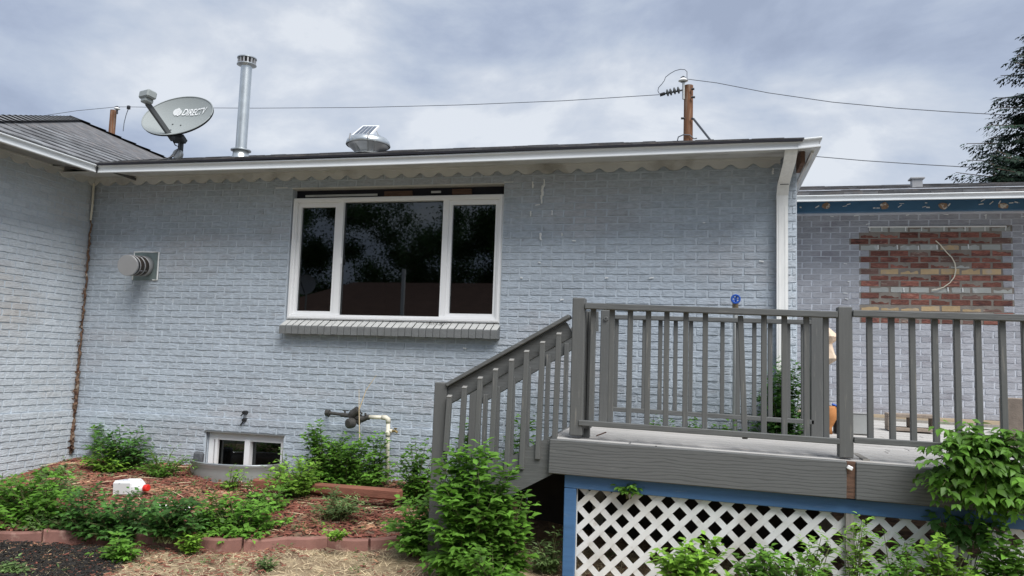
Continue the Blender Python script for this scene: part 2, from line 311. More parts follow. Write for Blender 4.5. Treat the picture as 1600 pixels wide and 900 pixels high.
def instmesh(name, T, F, pos, ax, ay, az, size, tone, material, off=(0, 0, 0)):
    """many small copies of template T (verts) F (faces), one mesh"""
    T = np.asarray(T, float); n = len(pos); k = len(T)
    V = pos[:, None, :]+size[:, None, None]*(T[None, :, 0, None]*ax[:, None, :]+T[None, :, 1, None]*ay[:, None, :]+T[None, :, 2, None]*az[:, None, :])
    V = (V-np.asarray(off, float)).reshape(-1, 3); me = bpy.data.meshes.new(name)
    Fi = []; ls = []; st = 0
    flat = np.concatenate([np.array(f) for f in F]); lens = np.array([len(f) for f in F])
    allf = (flat[None, :]+(np.arange(n)*k)[:, None]).ravel(); alll = np.tile(lens, n)
    me.vertices.add(len(V)); me.vertices.foreach_set('co', V.astype(np.float32).ravel())
    me.loops.add(len(allf)); me.loops.foreach_set('vertex_index', allf.astype(np.int32))
    me.polygons.add(len(alll)); me.polygons.foreach_set('loop_start', np.concatenate([[0], np.cumsum(alll)[:-1]]).astype(np.int32)); me.polygons.foreach_set('loop_total', alll.astype(np.int32))
    a = me.attributes.new('tone', 'FLOAT', 'POINT'); a.data.foreach_set('value', np.repeat(tone, k).astype(np.float32))
    me.materials.append(material); me.update(calc_edges=True); me.validate(); return me
def norm(a): return a/np.maximum(np.linalg.norm(a, axis=-1, keepdims=True), 1e-9)
# ------------------------------------------------------------------ ground
EDGE = [(-60, 846), (-5, 850), (60, 852), (120, 850), (190, 848), (240, 858), (300, 862), (360, 866), (420, 862), (480, 858), (540, 862), (590, 862), (634, 856)]
ep = [Vector((*atZ(px, py, .03)[:2], 0)) for px, py in EDGE]
def edgeY(x):
    for a, c in zip(ep[:-1], ep[1:]):
        if a.x <= x <= c.x: return a.y+(c.y-a.y)*(x-a.x)/(c.x-a.x)
    return ep[0].y if x < ep[0].x else 5.9
def gh(x, y):
    w = .010*math.sin(x*5.1+y*3)+.008*math.sin(y*7.3-x*2.2)
    e = edgeY(x); t = min(max((y-e)/max(7.17-e, .3), 0), 1.2); inn = .5+.5*math.tanh((y-e)/.03)
    A = .02+.012*min(max(y-4, 0), 2)+inn*(.075+.22*t)
    k2 = min(max((-0.6-x)/1.6, 0), 1); k = min(max((y-5.1)/2.1, 0), 1); B = .03+k*k*(3-2*k)*(.10+.19*k2)
    m_ = min(max((x+2.45)/.35, 0), 1); return A*(1-m_)+B*m_+w
def atG(px, py):
    z = .1
    for _ in range(12): p = atZ(px, py, z); z = gh(p[0], p[1])
    return p
def build_ground():
    xs = [-400, -60, -20]+list(np.arange(-12, 8.01, .09))+[20, 60, 400]; ys = [-400, -60, -20, -4, 0]+list(np.arange(2.5, 12.01, .06))+[30, 80, 600]
    v = []; 
    for y in ys:
        for x in xs:
            inn = -12 <= x <= 8 and 2.5 <= y <= 12
            v.append((x, y, gh(x, y)+(rng.uniform(-.006, .006) if inn else 0) if inn else .0))
    f = []; n = len(xs); mi = []
    for j in range(len(ys)-1):
        for i in range(n-1):
            f.append((j*n+i, j*n+i+1, (j+1)*n+i+1, (j+1)*n+i)); x, y = xs[i], ys[j]; mi.append((0 if y > edgeY(x)-.05 and x < -2.2 or y > 6.2 else 2) if (-12 < x < 7.8 and 2.5 < y < 10) else 1)
    me = bpy.data.meshes.new('ground'); me.from_pydata(v, [], f); me.materials.append(MT['soil']); me.materials.append(MT['grass']); me.materials.append(MT['lawn']); me.polygons.foreach_set('material_index', mi); me.polygons.foreach_set('use_smooth', [True]*len(f))
    o = bpy.data.objects.new('ground', me); COL.objects.link(o); tag(o, kind='structure')
# ------------------------------------------------------------------ house
YW = 7.17; YB = 9.4; XC = -6.597; XR = .76
house = empty('brick_house', (XC, YW, .3), 'low blue-grey painted brick house with white gutters and a wide three-pane window', 'house')
WX0, WX1, WZ0, WZ1 = -4.155, -1.90, 1.84, 3.235
BX0, BX1, BZ1 = -4.96, -4.075, .715
# wall cores (mortar faces)
def core(name, mt, rects, y0, thick, label=None):
    b = mb(mt)
    for x0, x1, z0, z1 in rects: b.box(((x0+x1)/2, y0+thick/2, (z0+z1)/2), (x1-x0, thick, z1-z0))
    return b.build(name, house, label=label)
front = core('front_wall', 'mortar', [(XC, BX0, .0, 3.5), (BX0, WX0, BZ1, 3.5), (WX0, BX1, BZ1, WZ0), (BX1, WX1, -.2, WZ0), (WX0, WX1, WZ1, 3.5), (WX1, XR, -.2, 3.5)], YW+.0005, .19)
mb('mortar').box(((BX1+XR)/2, YW-.0045, .331), (XR-BX1, .03, 1.062)).build('plinth', front); mb('mortar').box(((XC+BX0)/2, YW-.0045, .331), (BX0-XC, .03, 1.062)).build('plinth', front); mb('mortar').box(((BX0+BX1)/2, YW-.0045, .7885), (BX1-BX0, .03, .147)).build('plinth', front)
sidew = mb('mortar').box((XC-.1005, (5.6+7.17)/2, 1.7), (.2, 1.57, 3.6)).build('side_wall', house, label='pale grey brick side wall at the left')
mb('mortar').box((XC-.08, 6.385, .331), (.199, 1.57, 1.062)).build('plinth', sidew)
mb('mortar').box((XC-2.2, 5.6, 1.7), (4.2, .2, 3.6)).build('end_wall', house)
mb('mortar').box((XR-.1, (7.37+9.4)/2, 1.7), (.18, 2.03, 3.6)).build('end_wall', house)
wing = mb('mortarB').box((3.9, YB+.1005, 1.9), (6.6, .2, 3.4)).build('wing_wall', house, label='mauve-grey painted brick rear wing with a bare red brick patch')
def brickmesh(i, ln=.190, h=.0605, d=.03, mt='paint', axis='x'):
    r = random.Random(i*13+len(mt)); b = mb(mt); nx = 4; fr = []
    j = lambda a: r.uniform(-a, a)
    # back ring hidden in the wall, rounded front face standing proud
    e = .004
    def P(x, y, z): return (x, y, z) if axis == 'x' else (-y, x, z)
    xs = [-ln/2+ln*k/nx for k in range(nx+1)]
    vs = []; 
    for k, x in enumerate(xs): vs += [P(x, d, -h/2), P(x, d, h/2)]
    for k, x in enumerate(xs):
        xx = x+(e if k == 0 else -e if k == nx else 0); a = j(.0015); c = j(.0015)
        vs += [P(x, .003+j(.001), -h/2+j(.0012)), P(xx, -.0035+j(.0014), -h/2+.0025+a), P(xx, .0005+j(.0012), h/2-e+c), P(x, .004+j(.001), h/2+j(.0012))]
    fs = []; B = 2*(nx+1)
    for k in range(nx):
        for q in range(3): a = B+k*4+q; fs.append((a, a+4, a+5, a+1))
        fs.append((2*k, 2*k+2, B+(k+1)*4, B+k*4)); fs.append((2*k+1, B+k*4+3, B+(k+1)*4+3, 2*k+3))
    for k, sgn in ((0, 1), (nx, -1)):
        f = [2*k, B+k*4, B+k*4+1, B+k*4+2, B+k*4+3, 2*k+1]; fs.append(f[::sgn])
    b.mesh(vs, fs); return b
def brickrow(regs, x0, x1, z0, z1, xo, zo, jit=True):
    """positions of full or cut bricks of a running bond"""
    out = []; k0 = math.floor((z0-zo)/CP+.001); k1 = math.ceil((z1-zo)/CP-.001)
    for k in range(k0, k1):
        za = zo+k*CP; zb = za+CP; par = (k % 2)*.5; i0 = math.floor((x0-xo)/BL)-1; i1 = math.ceil((x1-xo)/BL)+1
        zc = (za+zb)/2
        for i in range(i0, i1+1):
            a = xo+(i-par)*BL; b_ = a+BL; segs = [(max(a, x0), min(b_, x1))]
            for (rx0, rx1, rz0, rz1) in regs:
                if rz0 < zc < rz1:
                    ns = []
                    for s0, s1 in segs:
                        if s1 <= rx0 or s0 >= rx1: ns.append((s0, s1)); continue
                        if s0 < rx0: ns.append((s0, rx0))
                        if s1 > rx1: ns.append((rx1, s1))
                    segs = ns
            for s0, s1 in segs:
                if s1-s0 > .022: out.append((s0, s1, za, zb, k, i))
    return out
VARI = {}
def variants(mt, axis='x', n=6):
    key = (mt, axis)
    if key not in VARI: VARI[key] = [brickmesh(i, mt=mt, axis=axis) for i in range(n)]
    return VARI[key]
def addbricks(rows, mt, parent, y0, nindiv, axis='x', sgn=-1, score=None, offs=lambda r: 0, name='brick'):
    vm = variants(mt, axis); meshes = [v.me('brick_%s' % mt) for v in vm]
    full = [r for r in rows if abs((r[1]-r[0])-BL) < .002]
    if score: full.sort(key=score)
    ind = set(id(r) for r in full[:nindiv]); big = mb(mt)
    for r in rows:
        c = (r[0]+r[1])/2; z = (r[2]+r[3])/2; dy = -.003+offs(r)+rng.uniform(-.0015, .0015); vi = rng.randrange(len(vm)); sx = (r[1]-r[0]-.0132)/.190
        loc = (c, y0+dy, z) if axis == 'x' else (y0-dy, c, z)
        if id(r) in ind: put(name, meshes[vi], parent, loc, rot=(0, R(rng.uniform(-.25, .25)), 0) if axis == 'x' else None)
        else:
            v = vm[vi]
            if axis == 'x': big.mesh([(p[0]*sx+loc[0], p[1]+loc[1], p[2]+loc[2]) for p in v.v], v.f)
            else: big.mesh([(p[0]+loc[0], p[1]*sx+loc[1], p[2]+loc[2]) for p in v.v], v.f)
    if big.f: big.build(name, parent, kind='stuff')
rowsA = brickrow([(WX0, WX1, WZ0-.115, WZ1), (BX0, BX1, -1, BZ1)], XC+.004, XR, .2, 3.40, X0A, LEDGE)
lo = lambda r: -.022 if r[2] < LEDGE-.001 else 0
# the bricks that show largest: right half of the front wall, above the deck rail and beside the window
addbricks(rowsA, 'paint', front, YW, 300, score=lambda r: (0 if (r[2] > 1.95 and r[3] < 3.28 and r[0] > -1.9) else 1, -r[0]), offs=lo)
rowsS = brickrow([], 5.6, YW-.004, .2, 3.40, YW, LEDGE)
addbricks(rowsS, 'paintL', sidew, XC, 0, axis='y', offs=lo)
# rear wing with its bare patch
PZ = 3.103; PX = 1.662
PAT = {}
rowspec = {1: ('r', 0, 7, 0), 2: ('r', -.5, 7.5, 0), 3: ('g', 0, 7, {4: 'y'}), 4: ('r', .5, 7.5, 0), 5: ('r', 0, 7, {4: 'b'}), 6: ('r', .5, 7.5, {4: 'g'}), 7: ('y', 0, 7, {0: 'b'}), 8: ('r', .5, 7.5, 0), 9: ('r', 0, 7, 0), 10: ('g', .5, 7.5, 0), 11: ('r', 0, 7, {5: 'b'}), 12: ('r', .5, 7.5, 0), 13: ('y', 0, 7, {6: 'b'}), 14: ('r', .5, 7.5, 0), 15: ('r', 0, 7, {2: 'b', 5: 'b'}), 0: ('g', .5, 7.5, 0)}
patch_rects = []
mm = {'r': 'red', 'g': 'greyb', 'y': 'yellow', 'b': 'brown'}
pm = {k: [brickmesh(i+40, ln=.185, mt=v).me('bare_brick_%s' % v) for i in range(3)] for k, v in mm.items()}
raw = mb('rawmortar')
for rw, (c, a, b_, sp_) in rowspec.items():
    zt = PZ-(rw-1)*CP; x0 = PX+a*BL; x1 = PX+b_*BL; patch_rects.append((x0, x1, zt-CP, zt))
    raw.box(((x0+x1)/2, YB+.002, zt-CP/2), (x1-x0+.012, .008, CP))
raw.build('bare_mortar', wing)
for rw, (c, a, b_, sp_) in rowspec.items():
    zt = PZ-(rw-1)*CP; n = int(round(b_-a))
    for i in range(n):
        cc = sp_.get(i, c) if sp_ else c
        if cc == 'r' and rng.random() < .08: cc = 'b'
        put('bare_brick', rng.choice(pm[cc]), wing, (PX+(a+i+.5)*BL, YB-.003+rng.uniform(-.003, .003), zt-CP/2), rot=(0, R(rng.uniform(-.4, .4)), 0))
rowsB = brickrow(patch_rects, XR+.0, 4.2, .9, 3.39, PX, PZ)
addbricks(rowsB, 'paintB', wing, YB, 0)
# white caulk lines left around the bare patch and drips on the walls
ck = mb('caulk')
a0 = atY(1356, 354.5, YB-.014); a1 = atY(1572, 353.5, YB-.014)
ck.tube([a0, a1], .008, 5); ck.tube([a1, atY(1571, 360, YB-.02)], .007, 5)
for px in (1359, 1378, 1415, 1440, 1475, 1508, 1539): ck.tube([atY(px, 355, YB-.014), atY(px, 361, YB-.014)], .006, 5)
for px, py in ((1372, 386), (1402, 386), (1435, 387), (1464, 386), (1513, 385), (1412, 453), (1481, 452), (1504, 453)): ck.tube([atY(px, py-3, YB-.012), atY(px+.5, py+3.5, YB-.014)], .007, 5)
for px, py in ((1300, 338), (1338, 337), (1362, 336), (1418, 336), (1437, 335), (1478, 335), (1540, 336), (1598, 338), (1356, 350), (1321, 412), (1326, 440), (1321, 458), (1323, 467), (1600, 365)):
    ck.box(atY(px, py, YB-.012), (rng.uniform(.02, .05), .005, .008), rot=Matrix.Rotation(R(rng.uniform(-20, 20)), 3, 'Y'))
ck.tube([atY(1540.5, 335, YB-.012), atY(1540.5, 342, YB-.012)], .005, 5)
ck.build('caulk_line', wing, kind='stuff', label='white caulk traces round the bare brick patch')
ck = mb('caulk'); YK = YW-.017
def drip(x, y0, y1, w=.005, n=5):
    w *= 1.7
    pts = [atY(x+rng.uniform(-.6, .6), y0+(y1-y0)*i/(n-1), YK) for i in range(n)]; ck.tube(pts, [w*rng.uniform(.5, 1.2) for _ in pts], 5)
drip(850, 280, 292, .006); drip(847.5, 290, 306, .008, 7); drip(846, 305, 318, .006, 6); drip(832.5, 284, 294, .006); drip(829, 330, 338, .006); drip(862.5, 329, 336, .005); drip(844.5, 364, 375, .006); drip(878, 364, 368, .005)
for px, py in ((843, 410), (897, 376), (815, 434), (948, 434), (1018, 434), (878, 468), (1190, 408), (1100, 348), (726, 544), (866, 512), (840, 320)):
    ck.box(atY(px, py, YK), (rng.uniform(.02, .045), .006, .010), rot=Matrix.Rotation(R(rng.uniform(-12, 12)), 3, 'Y'))
ck.box(atY(440, 293.5, YK), (.14, .004, .008)); ck.box(atY(795, 284.5, YK), (.09, .004, .008)); drip(1208, 263, 272, .006)
ck.build('paint_drip', front, kind='stuff', label='white drips and flecks on the front wall')
# ---- roofs: low hip roofs with laid shingles
EX = -6.03; EY = 6.57; EZ = 3.372; HS = .30
def sheet(b, pts, t=.03):
    p = [Vector([float(c) for c in q]) for q in pts]; n = len(p); d = Vector((0, 0, -t)); b.mesh([tuple(q) for q in p]+[tuple(q+d) for q in p], [tuple(range(n)), tuple(range(2*n-1, n-1, -1))]+[(i, i+n, (i+1) % n+n, (i+1) % n) for i in range(n)])
rf = mb('shingle2')
XE = .86
sheet(rf, [(EX-.4, EY, EZ), (.74, EY, EZ), (XE-1.9, EY+1.9, EZ+.57), (EX-.4, EY+1.9, EZ+.57)])
sheet(rf, [(XE, EY, EZ), (XE, EY+6, EZ), (XE-1.9, EY+4.1, EZ+.57), (XE-1.9, EY+1.9, EZ+.57)])
sheet(rf, [(EX-.4, EY+1.9, EZ+.57), (XE-1.9, EY+1.9, EZ+.57), (XE-1.9, EY+4.1, EZ+.2), (EX-.4, EY+4.1, EZ+.2)])
LP = Vector((-8.74, 9.02, 4.77)); LF = Vector((EX, 5.03, 3.38)); LB = Vector((EX, 18.5, 3.38)); LFF = Vector((-11.45, 5.03, 3.38)); LBB = Vector((-11.45, 18.5, 3.38))
for tri in ((LF, LB, LP), (LFF, LF, LP), (LBB, LFF, LP), (LB, LBB, LP)): sheet(rf, tri)
mb('dark').box(((EX+.74)/2, EY-.02, EZ+.004), (.74-EX, .03, .018)).build('eave_shadow_strip', house)  # black strip drawn as the shadow under the shingle edge
WY = 8.83; WZ = 3.412; WRZ = atY(1440, 290.5, 10.88)[2]; WSL = (WRZ-WZ)/2.05
sheet(rf, [(XR, WY, WZ), (8, WY, WZ), (8, WY+2.05, WRZ), (XR, WY+2.05, WRZ)])
sheet(rf, [(XR, WY+2.05, WRZ), (8, WY+2.05, WRZ), (8, WY+5, WZ-.2), (XR, WY+5, WZ-.2)])
roof = rf.build('roof', house, tone=np.ones(len(rf.v)))
# individual shingles on the left hip face, laid in courses that step up the slope
u = Vector((0, 1, 0)); ss = .5; sl = Vector((-1, 0, ss)).normalized(); nn = Vector((ss, 0, 1)).normalized()
def slab(b, o_, du, dv, n, w, h, t0, t1):
    o_ = Vector(o_); vs = [o_+n*.002, o_+du*w+n*.002, o_+du*w+dv*h+n*.002, o_+dv*h+n*.002, o_+n*t0, o_+du*w+n*t0, o_+du*w+dv*h+n*t1, o_+dv*h+n*t1]
    b.mesh([tuple(v) for v in vs], [(4, 5, 6, 7), (0, 4, 7, 3), (1, 2, 6, 5), (0, 1, 5, 4), (2, 3, 7, 6), (0, 3, 2, 1)])
sh_mesh = []
for i in range(4):
    b = mb('shingle'); w = (.30, .24, .33, .27)[i]; slab(b, (0, 0, 0), u, sl, nn, w-.004, .27, .016, .003); sh_mesh.append((b.me('roof_shingle'), w))
cnt = 0; stuff = mb('shingle2'); tones = []
def addt(b, t):
    k = len(b.v)-len(tones); tones.extend([t]*k)
k = 0; H = (LP-Vector((EX, LP.y, 3.38))).length; placed = []
while k*.20 < H-.1:
    s_ = k*.20; fr = s_/H; y0 = LF.y+(LP.y-LF.y)*fr+.02; y1 = LB.y+(LP.y-LB.y)*fr; y = y0+.02+rng.uniform(0, .06)+.2*(LP.y-LF.y)/H
    while y < min(y1, 12.5):
        i = rng.randrange(4); me_, w = sh_mesh[i]; o_ = Vector((EX, y, 3.38))+sl*s_+nn*.003
        placed.append((o_, i, w)); y += w
    k += 1
placed.sort(key=lambda t: -t[0].x*0+ (t[0].y if t[0].y < 9.5 else 99))
for j, (o_, i, w) in enumerate(placed):
    if j < 300: put('shingle', sh_mesh[i][0], roof, o_)
    else: slab(stuff, o_, u, sl, nn, w-.004, .27, .016, .003); addt(stuff, rng.uniform(.7, 1.3))
# front slope of the main roof and of the wing
for (x0, x1, yy, zz_, s_, dmax, hip) in ((EX-.5, .745, EY-.03, EZ, HS, 1.95, True), (XR+.15, 5.5, WY-.03, WZ, WSL, 2.1, False)):
    dv = Vector((0, 1, s_)).normalized(); n_ = Vector((0, -s_, 1)).normalized(); du = Vector((1, 0, 0)); k = 0
    while k*.14 < dmax:
        x = x0-rng.uniform(0, .2); xe = x1-(k*.14 if hip else 0)
        while x < xe:
            w = rng.choice((.2, .26, .3, .34)); w2 = min(w, xe-x+.01)
            if w2 > .03: slab(stuff, Vector((x, yy, zz_+.002))+dv*(k*.14), du, dv, n_, w2-.004, .2, .018+rng.uniform(0, .008), .004); addt(stuff, rng.choice((.6, .8, 1, 1.15, 1.35)))
            x += w
        k += 1
stuff.build('shingle', roof, kind='stuff', tone=tones)
rc = mb('shingle')
def caps(p, q, n):
    for i in range(n):
        a = p.lerp(q, i/n); c = p.lerp(q, (i+1.25)/n); d = (c-a).normalized(); s_ = d.cross(Vector((0, 0, 1))).normalized(); up = s_.cross(d)
        rc.mesh([tuple(a+s_*.11-up*.015+up*.012), tuple(a+up*.035), tuple(a-s_*.11-up*.015+up*.012), tuple(c+s_*.11-up*.02), tuple(c+up*.018), tuple(c-s_*.11-up*.02)], [(0, 1, 4, 3), (1, 2, 5, 4)])
caps(LF, LP, 22); caps(LB, LP, 40); rc.build('ridge_cap', roof)
# ---- gutters: K-style section extruded
GP = [(.0, -.002), (-.110, -.002), (-.120, .003), (-.1235, -.004), (-.122, -.011), (-.113, -.0135), (-.107, -.021), (-.1025, -.034), (-.1015, -.047), (-.1035, -.057), (-.113, -.0635), (-.114, -.073), (-.106, -.078), (0, -.040)]
def gutter(p0, p1, side, name='gutter', extra=0):
    b = mb('white'); b.extr([(a-.0, h) for a, h in GP], p0, p1, side); return b.build(name, house)
GX = EX-.06+.06
gy = EY+.10
b = mb('white'); gz = [3.371, 3.362, 3.357, 3.357, 3.362, 3.372, 3.381]; gxs = [EX-.10+(.72-EX+.10)*i/6 for i in range(7)]
for i in range(6): b.extr(GP, (gxs[i], gy, gz[i]), (gxs[i+1], gy, gz[i+1]), (0, 1, 0), cap=False, m0=-1 if i == 0 else 0)
g = b.build('gutter', house); b = mb('white').extr([(a*1.03-.001, h*1.05+.003) for a, h in GP], (.705, gy, 3.382), (.760, gy, 3.386), (0, 1, 0), m1=-1); b.build('gutter_end', g)
mb('white').extr([(a*1.03-.001, h*1.05+.003) for a, h in GP], (.760, gy, 3.386), (.760, 12.5, 3.386), (-1, 0, 0), m0=1).build('gutter', house)
mb('white').extr(GP, (EX-.10, 4.9, 3.371), (EX-.10, gy, 3.371), (-1, 0, 0), m1=1, cap=False).build('gutter', house)
mb('white').extr([(a_, h*.84) for a_, h in GP], (XR+.07, WY+.06, 3.402), (8, WY+.06, 3.402), (0, 1, 0)).build('gutter', house)
b = mb('blackm'); b.box((EX+.018, gy-.118, 3.333), (.012, .014, .080)); b.build('gutter_joint', house)
mb('soffit').box(((EX-.1+.76)/2, gy+.012, 3.345), (.86-EX, .02, .04)).build('fascia', house)
mb('soffit').box((EX-.112, 5.78, 3.345), (.02, 1.7, .04)).build('fascia', house)
b = mb('soffit'); b.mesh([(XC-.02, gy+.02, 3.345), (.84, gy+.02, 3.345), (.84, YW+.02, 3.402), (XC-.02, YW+.02, 3.402), (XC-.02, gy+.02, 3.353), (.84, gy+.02, 3.353), (.84, YW+.02, 3.41), (XC-.02, YW+.02, 3.41)], [(3, 2, 1, 0), (4, 5, 6, 7), (0, 1, 5, 4)]); b.build('soffit', house)
b = mb('soffit'); b.mesh([(EX-.12, 4.9, 3.345), (EX-.12, gy+.03, 3.345), (XC-.02, gy+.03, 3.402), (XC-.02, 4.9, 3.402), (EX-.12, 4.9, 3.353), (EX-.12, gy+.03, 3.353), (XC-.02, gy+.03, 3.41), (XC-.02, 4.9, 3.41)], [(3, 2, 1, 0), (0, 1, 2, 3)]); b.build('soffit', house)
mb('soffit').box((XR+.02, 9.3, 3.401), (.16, 4.2, .012)).build('soffit', house)
# scalloped frieze boards under the soffit
def scallop(a0_, a1_, axis, fixed, name, ph=0):
    b = mb('soffit'); n = int((a1_-a0_)/.0125); 
    for i in range(n):
        q0 = a0_+i*.0125; q1 = q0+.0125
        f = lambda q: 3.322+.020*math.cos(2*math.pi*(q+ph)/.197)+.005*math.cos(4*math.pi*(q+ph)/.197)
        z0, z1 = f(q0), f(q1)
        def P(q, o_, z): return (q, fixed-o_, z) if axis == 'x' else (fixed+o_, q, z)
        vs = [P(q0, .034, z0), P(q1, .034, z1), P(q1, .034, 3.395), P(q0, .034, 3.395), P(q0, .012, z0), P(q1, .012, z1)]
        b.mesh(vs, [(0, 1, 2, 3) if axis == 'x' else (3, 2, 1, 0), (0, 4, 5, 1) if axis == 'x' else (1, 5, 4, 0)])
    if axis == 'x': b.box(((a0_+a1_)/2, fixed-.042, 3.386), (a1_-a0_, .02, .014))
    else: b.box((fixed+.042, (a0_+a1_)/2, 3.386), (.02, a1_-a0_, .014))
    b.build(name, house)
scallop(XC+.03, XR-.13, 'x', YW, 'scalloped_trim'); scallop(5.6, YW-.03, 'y', XC, 'scalloped_trim', .05)
# open corner at the right end: side board, bare wood block
b = mb('soffit'); b.mesh([(XE-.02, 6.68, 3.40), (XE-.02, 9.3, 3.40), (XE-.02, 9.3, 3.30), (XE-.02, 6.68, 3.30), (XE-.04, 6.68, 3.40), (XE-.04, 9.3, 3.40), (XE-.04, 9.3, 3.30), (XE-.04, 6.68, 3.30)], [(0, 1, 2, 3), (7, 6, 5, 4), (3, 2, 6, 7), (0, 3, 7, 4)]); b.build('fascia', house)
mb('rawwood').box((.765, 6.93, 3.315), (.035, .34, .15)).build('wood_block', house, label='bare brown wood block in the open soffit corner')
# ---- downspout
ds = mb('downsp')
def rect(p, w=.076, d=.055): return [(p[0]-w/2, p[1]-d/2, p[2]), (p[0]+w/2, p[1]-d/2, p[2]), (p[0]+w/2, p[1]+d/2, p[2]), (p[0]-w/2, p[1]+d/2, p[2])]
path = [(.658, 6.63, 3.31), (.656, 6.645, 3.275), (.652, 6.72, 3.225), (.644, 6.92, 3.175), (.636, 7.06, 3.12), (.632, 7.11, 3.04), (.632, 7.115, 2.95), (.632, 7.115, .35)]
vs = []; fs = []
for i, p in enumerate(path): vs += rect(p, .098 if i < 6 else .094, .066)
for i in range(len(path)-1):
    for k in range(4): a = i*4+k; b_ = i*4+(k+1) % 4; fs.append((a, a+4, b_+4, b_))
ds.mesh(vs, fs)
for dx in (-.026, .026): ds.beam((.632+dx, 7.083, 2.95), (.632+dx, 7.083, .4), .012, .006, up=(0, 1, 0))
dso = ds.build('downspout', house)
mb('blackm').beam((.605, 6.99, 3.118), (.675, 6.99, 3.118), .004, .006).build('seam', dso)
# ---- big window
win = mb('vinyl'); wy = YW+.035
def frame(b, x0, x1, z0, z1, w, y, d, wb=None, wt=None):
    wb = wb or w; wt = wt or w
    b.box((x0+w/2, y+d/2, (z0+z1)/2), (w, d, z1-z0)); b.box((x1-w/2, y+d/2, (z0+z1)/2), (w, d, z1-z0)); b.box(((x0+x1)/2, y+d/2, z1-wt/2), (x1-x0-2*w, d, wt)); b.box(((x0+x1)/2, y+d/2, z0+wb/2), (x1-x0-2*w, d, wb))
window = None
fx0, fx1, fz0, fz1 = WX0+.012, WX1-.004, 1.885, 3.128
frame(win, fx0, fx1, fz0, fz1, .048, wy-.02, .10, wb=.05, wt=.045)
frame(win, fx0+.012, fx1-.012, fz0+.012, fz1-.012, .02, wy-.032, .012)
window = win.build('window', house, label='wide white-framed window of three panes reflecting trees')
m1, m2 = -3.615, -2.49
b = mb('vinyl'); b.box((m1, wy+.028, (fz0+fz1)/2), (.058, .07, fz1-fz0-.09)); b.build('mullion', window); b = mb('vinyl'); b.box((m2, wy+.028, (fz0+fz1)/2), (.058, .07, fz1-fz0-.09)); b.build('mullion', window)
for (a, c) in ((fx0+.048, m1-.029), (m2+.029, fx1-.048)):
    b = mb('vinyl'); frame(b, a+.001, c-.001, fz0+.051, fz1-.046, .034, wy+.005, .045, wt=.045); b.build('sash', window)
    mb('glass').box(((a+c)/2, wy+.035, (fz0+fz1)/2), (c-a-.06, .006, fz1-fz0-.15)).build('pane', window)
mb('glass').box(((m1+m2)/2, wy+.036, (fz0+fz1)/2), (m2-m1-.05, .006, fz1-fz0-.08)).build('pane', window)
mb('vinyl').box((m1+.034, wy-.006, 2.48), (.014, .012, .06), bev=.003).build('latch', window)
# gap above the frame where boards show before a black backing
b = mb('dark'); b.box(((WX0+WX1)/2, YW+.12, 3.18), (WX1-WX0, .05, .13)); hd = b.build('header_gap', window)
b = mb('rawwood'); b.box((-3.02, YW+.085, 3.165), (.30, .02, .06)); b.box((-2.35, YW+.085, 3.175), (.20, .02, .055)); b.build('bare_wood', window)
b = mb('soffit'); b.box((-3.65, YW+.085, 3.165), (.80, .012, .02)); b.box((-2.62, YW+.08, 3.178), (.10, .012, .02)); b.box(((WX0+WX1)/2, YW+.05, WZ1-.006), (WX1-WX0, .12, .012)); b.build('flashing', window)
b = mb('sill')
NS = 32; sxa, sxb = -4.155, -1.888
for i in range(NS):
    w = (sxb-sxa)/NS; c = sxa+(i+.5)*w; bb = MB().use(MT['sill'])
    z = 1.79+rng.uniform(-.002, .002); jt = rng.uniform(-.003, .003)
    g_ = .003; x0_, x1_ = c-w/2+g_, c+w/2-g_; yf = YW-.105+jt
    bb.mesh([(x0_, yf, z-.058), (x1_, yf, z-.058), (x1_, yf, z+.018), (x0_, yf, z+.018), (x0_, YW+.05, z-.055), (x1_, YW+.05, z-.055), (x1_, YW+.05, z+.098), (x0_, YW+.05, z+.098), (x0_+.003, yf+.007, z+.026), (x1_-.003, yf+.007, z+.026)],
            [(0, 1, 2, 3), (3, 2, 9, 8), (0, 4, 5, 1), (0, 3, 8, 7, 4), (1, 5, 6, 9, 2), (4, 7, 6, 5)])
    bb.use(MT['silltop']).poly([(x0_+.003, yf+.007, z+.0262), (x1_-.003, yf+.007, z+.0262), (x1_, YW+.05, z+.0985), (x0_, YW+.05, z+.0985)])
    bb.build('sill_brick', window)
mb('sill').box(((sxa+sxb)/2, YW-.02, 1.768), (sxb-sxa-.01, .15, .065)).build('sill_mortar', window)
# twigs on the sill
b = mb('darkpipe')
for i in range(14):
    x = -2.63+rng.uniform(0, .2); p = (x, YW-.03+rng.uniform(-.02, .02), 1.862); b.tube([p, (x+rng.uniform(-.04, .04), p[1]+rng.uniform(-.01, .01), 1.874+rng.uniform(0, .012))], .0025, 4)
o = b.build('twig_debris'); tag(o, 'little clump of dry brown twigs lying on the brick sill of the wide window', 'twigs')
# dark room behind the glass
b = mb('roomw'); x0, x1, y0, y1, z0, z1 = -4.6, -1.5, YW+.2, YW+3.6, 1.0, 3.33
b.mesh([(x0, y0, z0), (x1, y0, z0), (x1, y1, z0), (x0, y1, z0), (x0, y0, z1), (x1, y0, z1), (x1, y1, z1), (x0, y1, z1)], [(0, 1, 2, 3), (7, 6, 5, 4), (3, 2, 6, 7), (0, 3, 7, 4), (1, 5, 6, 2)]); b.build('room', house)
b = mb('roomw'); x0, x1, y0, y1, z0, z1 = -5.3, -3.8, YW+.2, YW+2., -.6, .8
b.mesh([(x0, y0, z0), (x1, y0, z0), (x1, y1, z0), (x0, y1, z0), (x0, y0, z1), (x1, y0, z1), (x1, y1, z1), (x0, y1, z1)], [(0, 1, 2, 3), (7, 6, 5, 4), (3, 2, 6, 7), (0, 3, 7, 4), (1, 5, 6, 2)]); b.build('room', house)
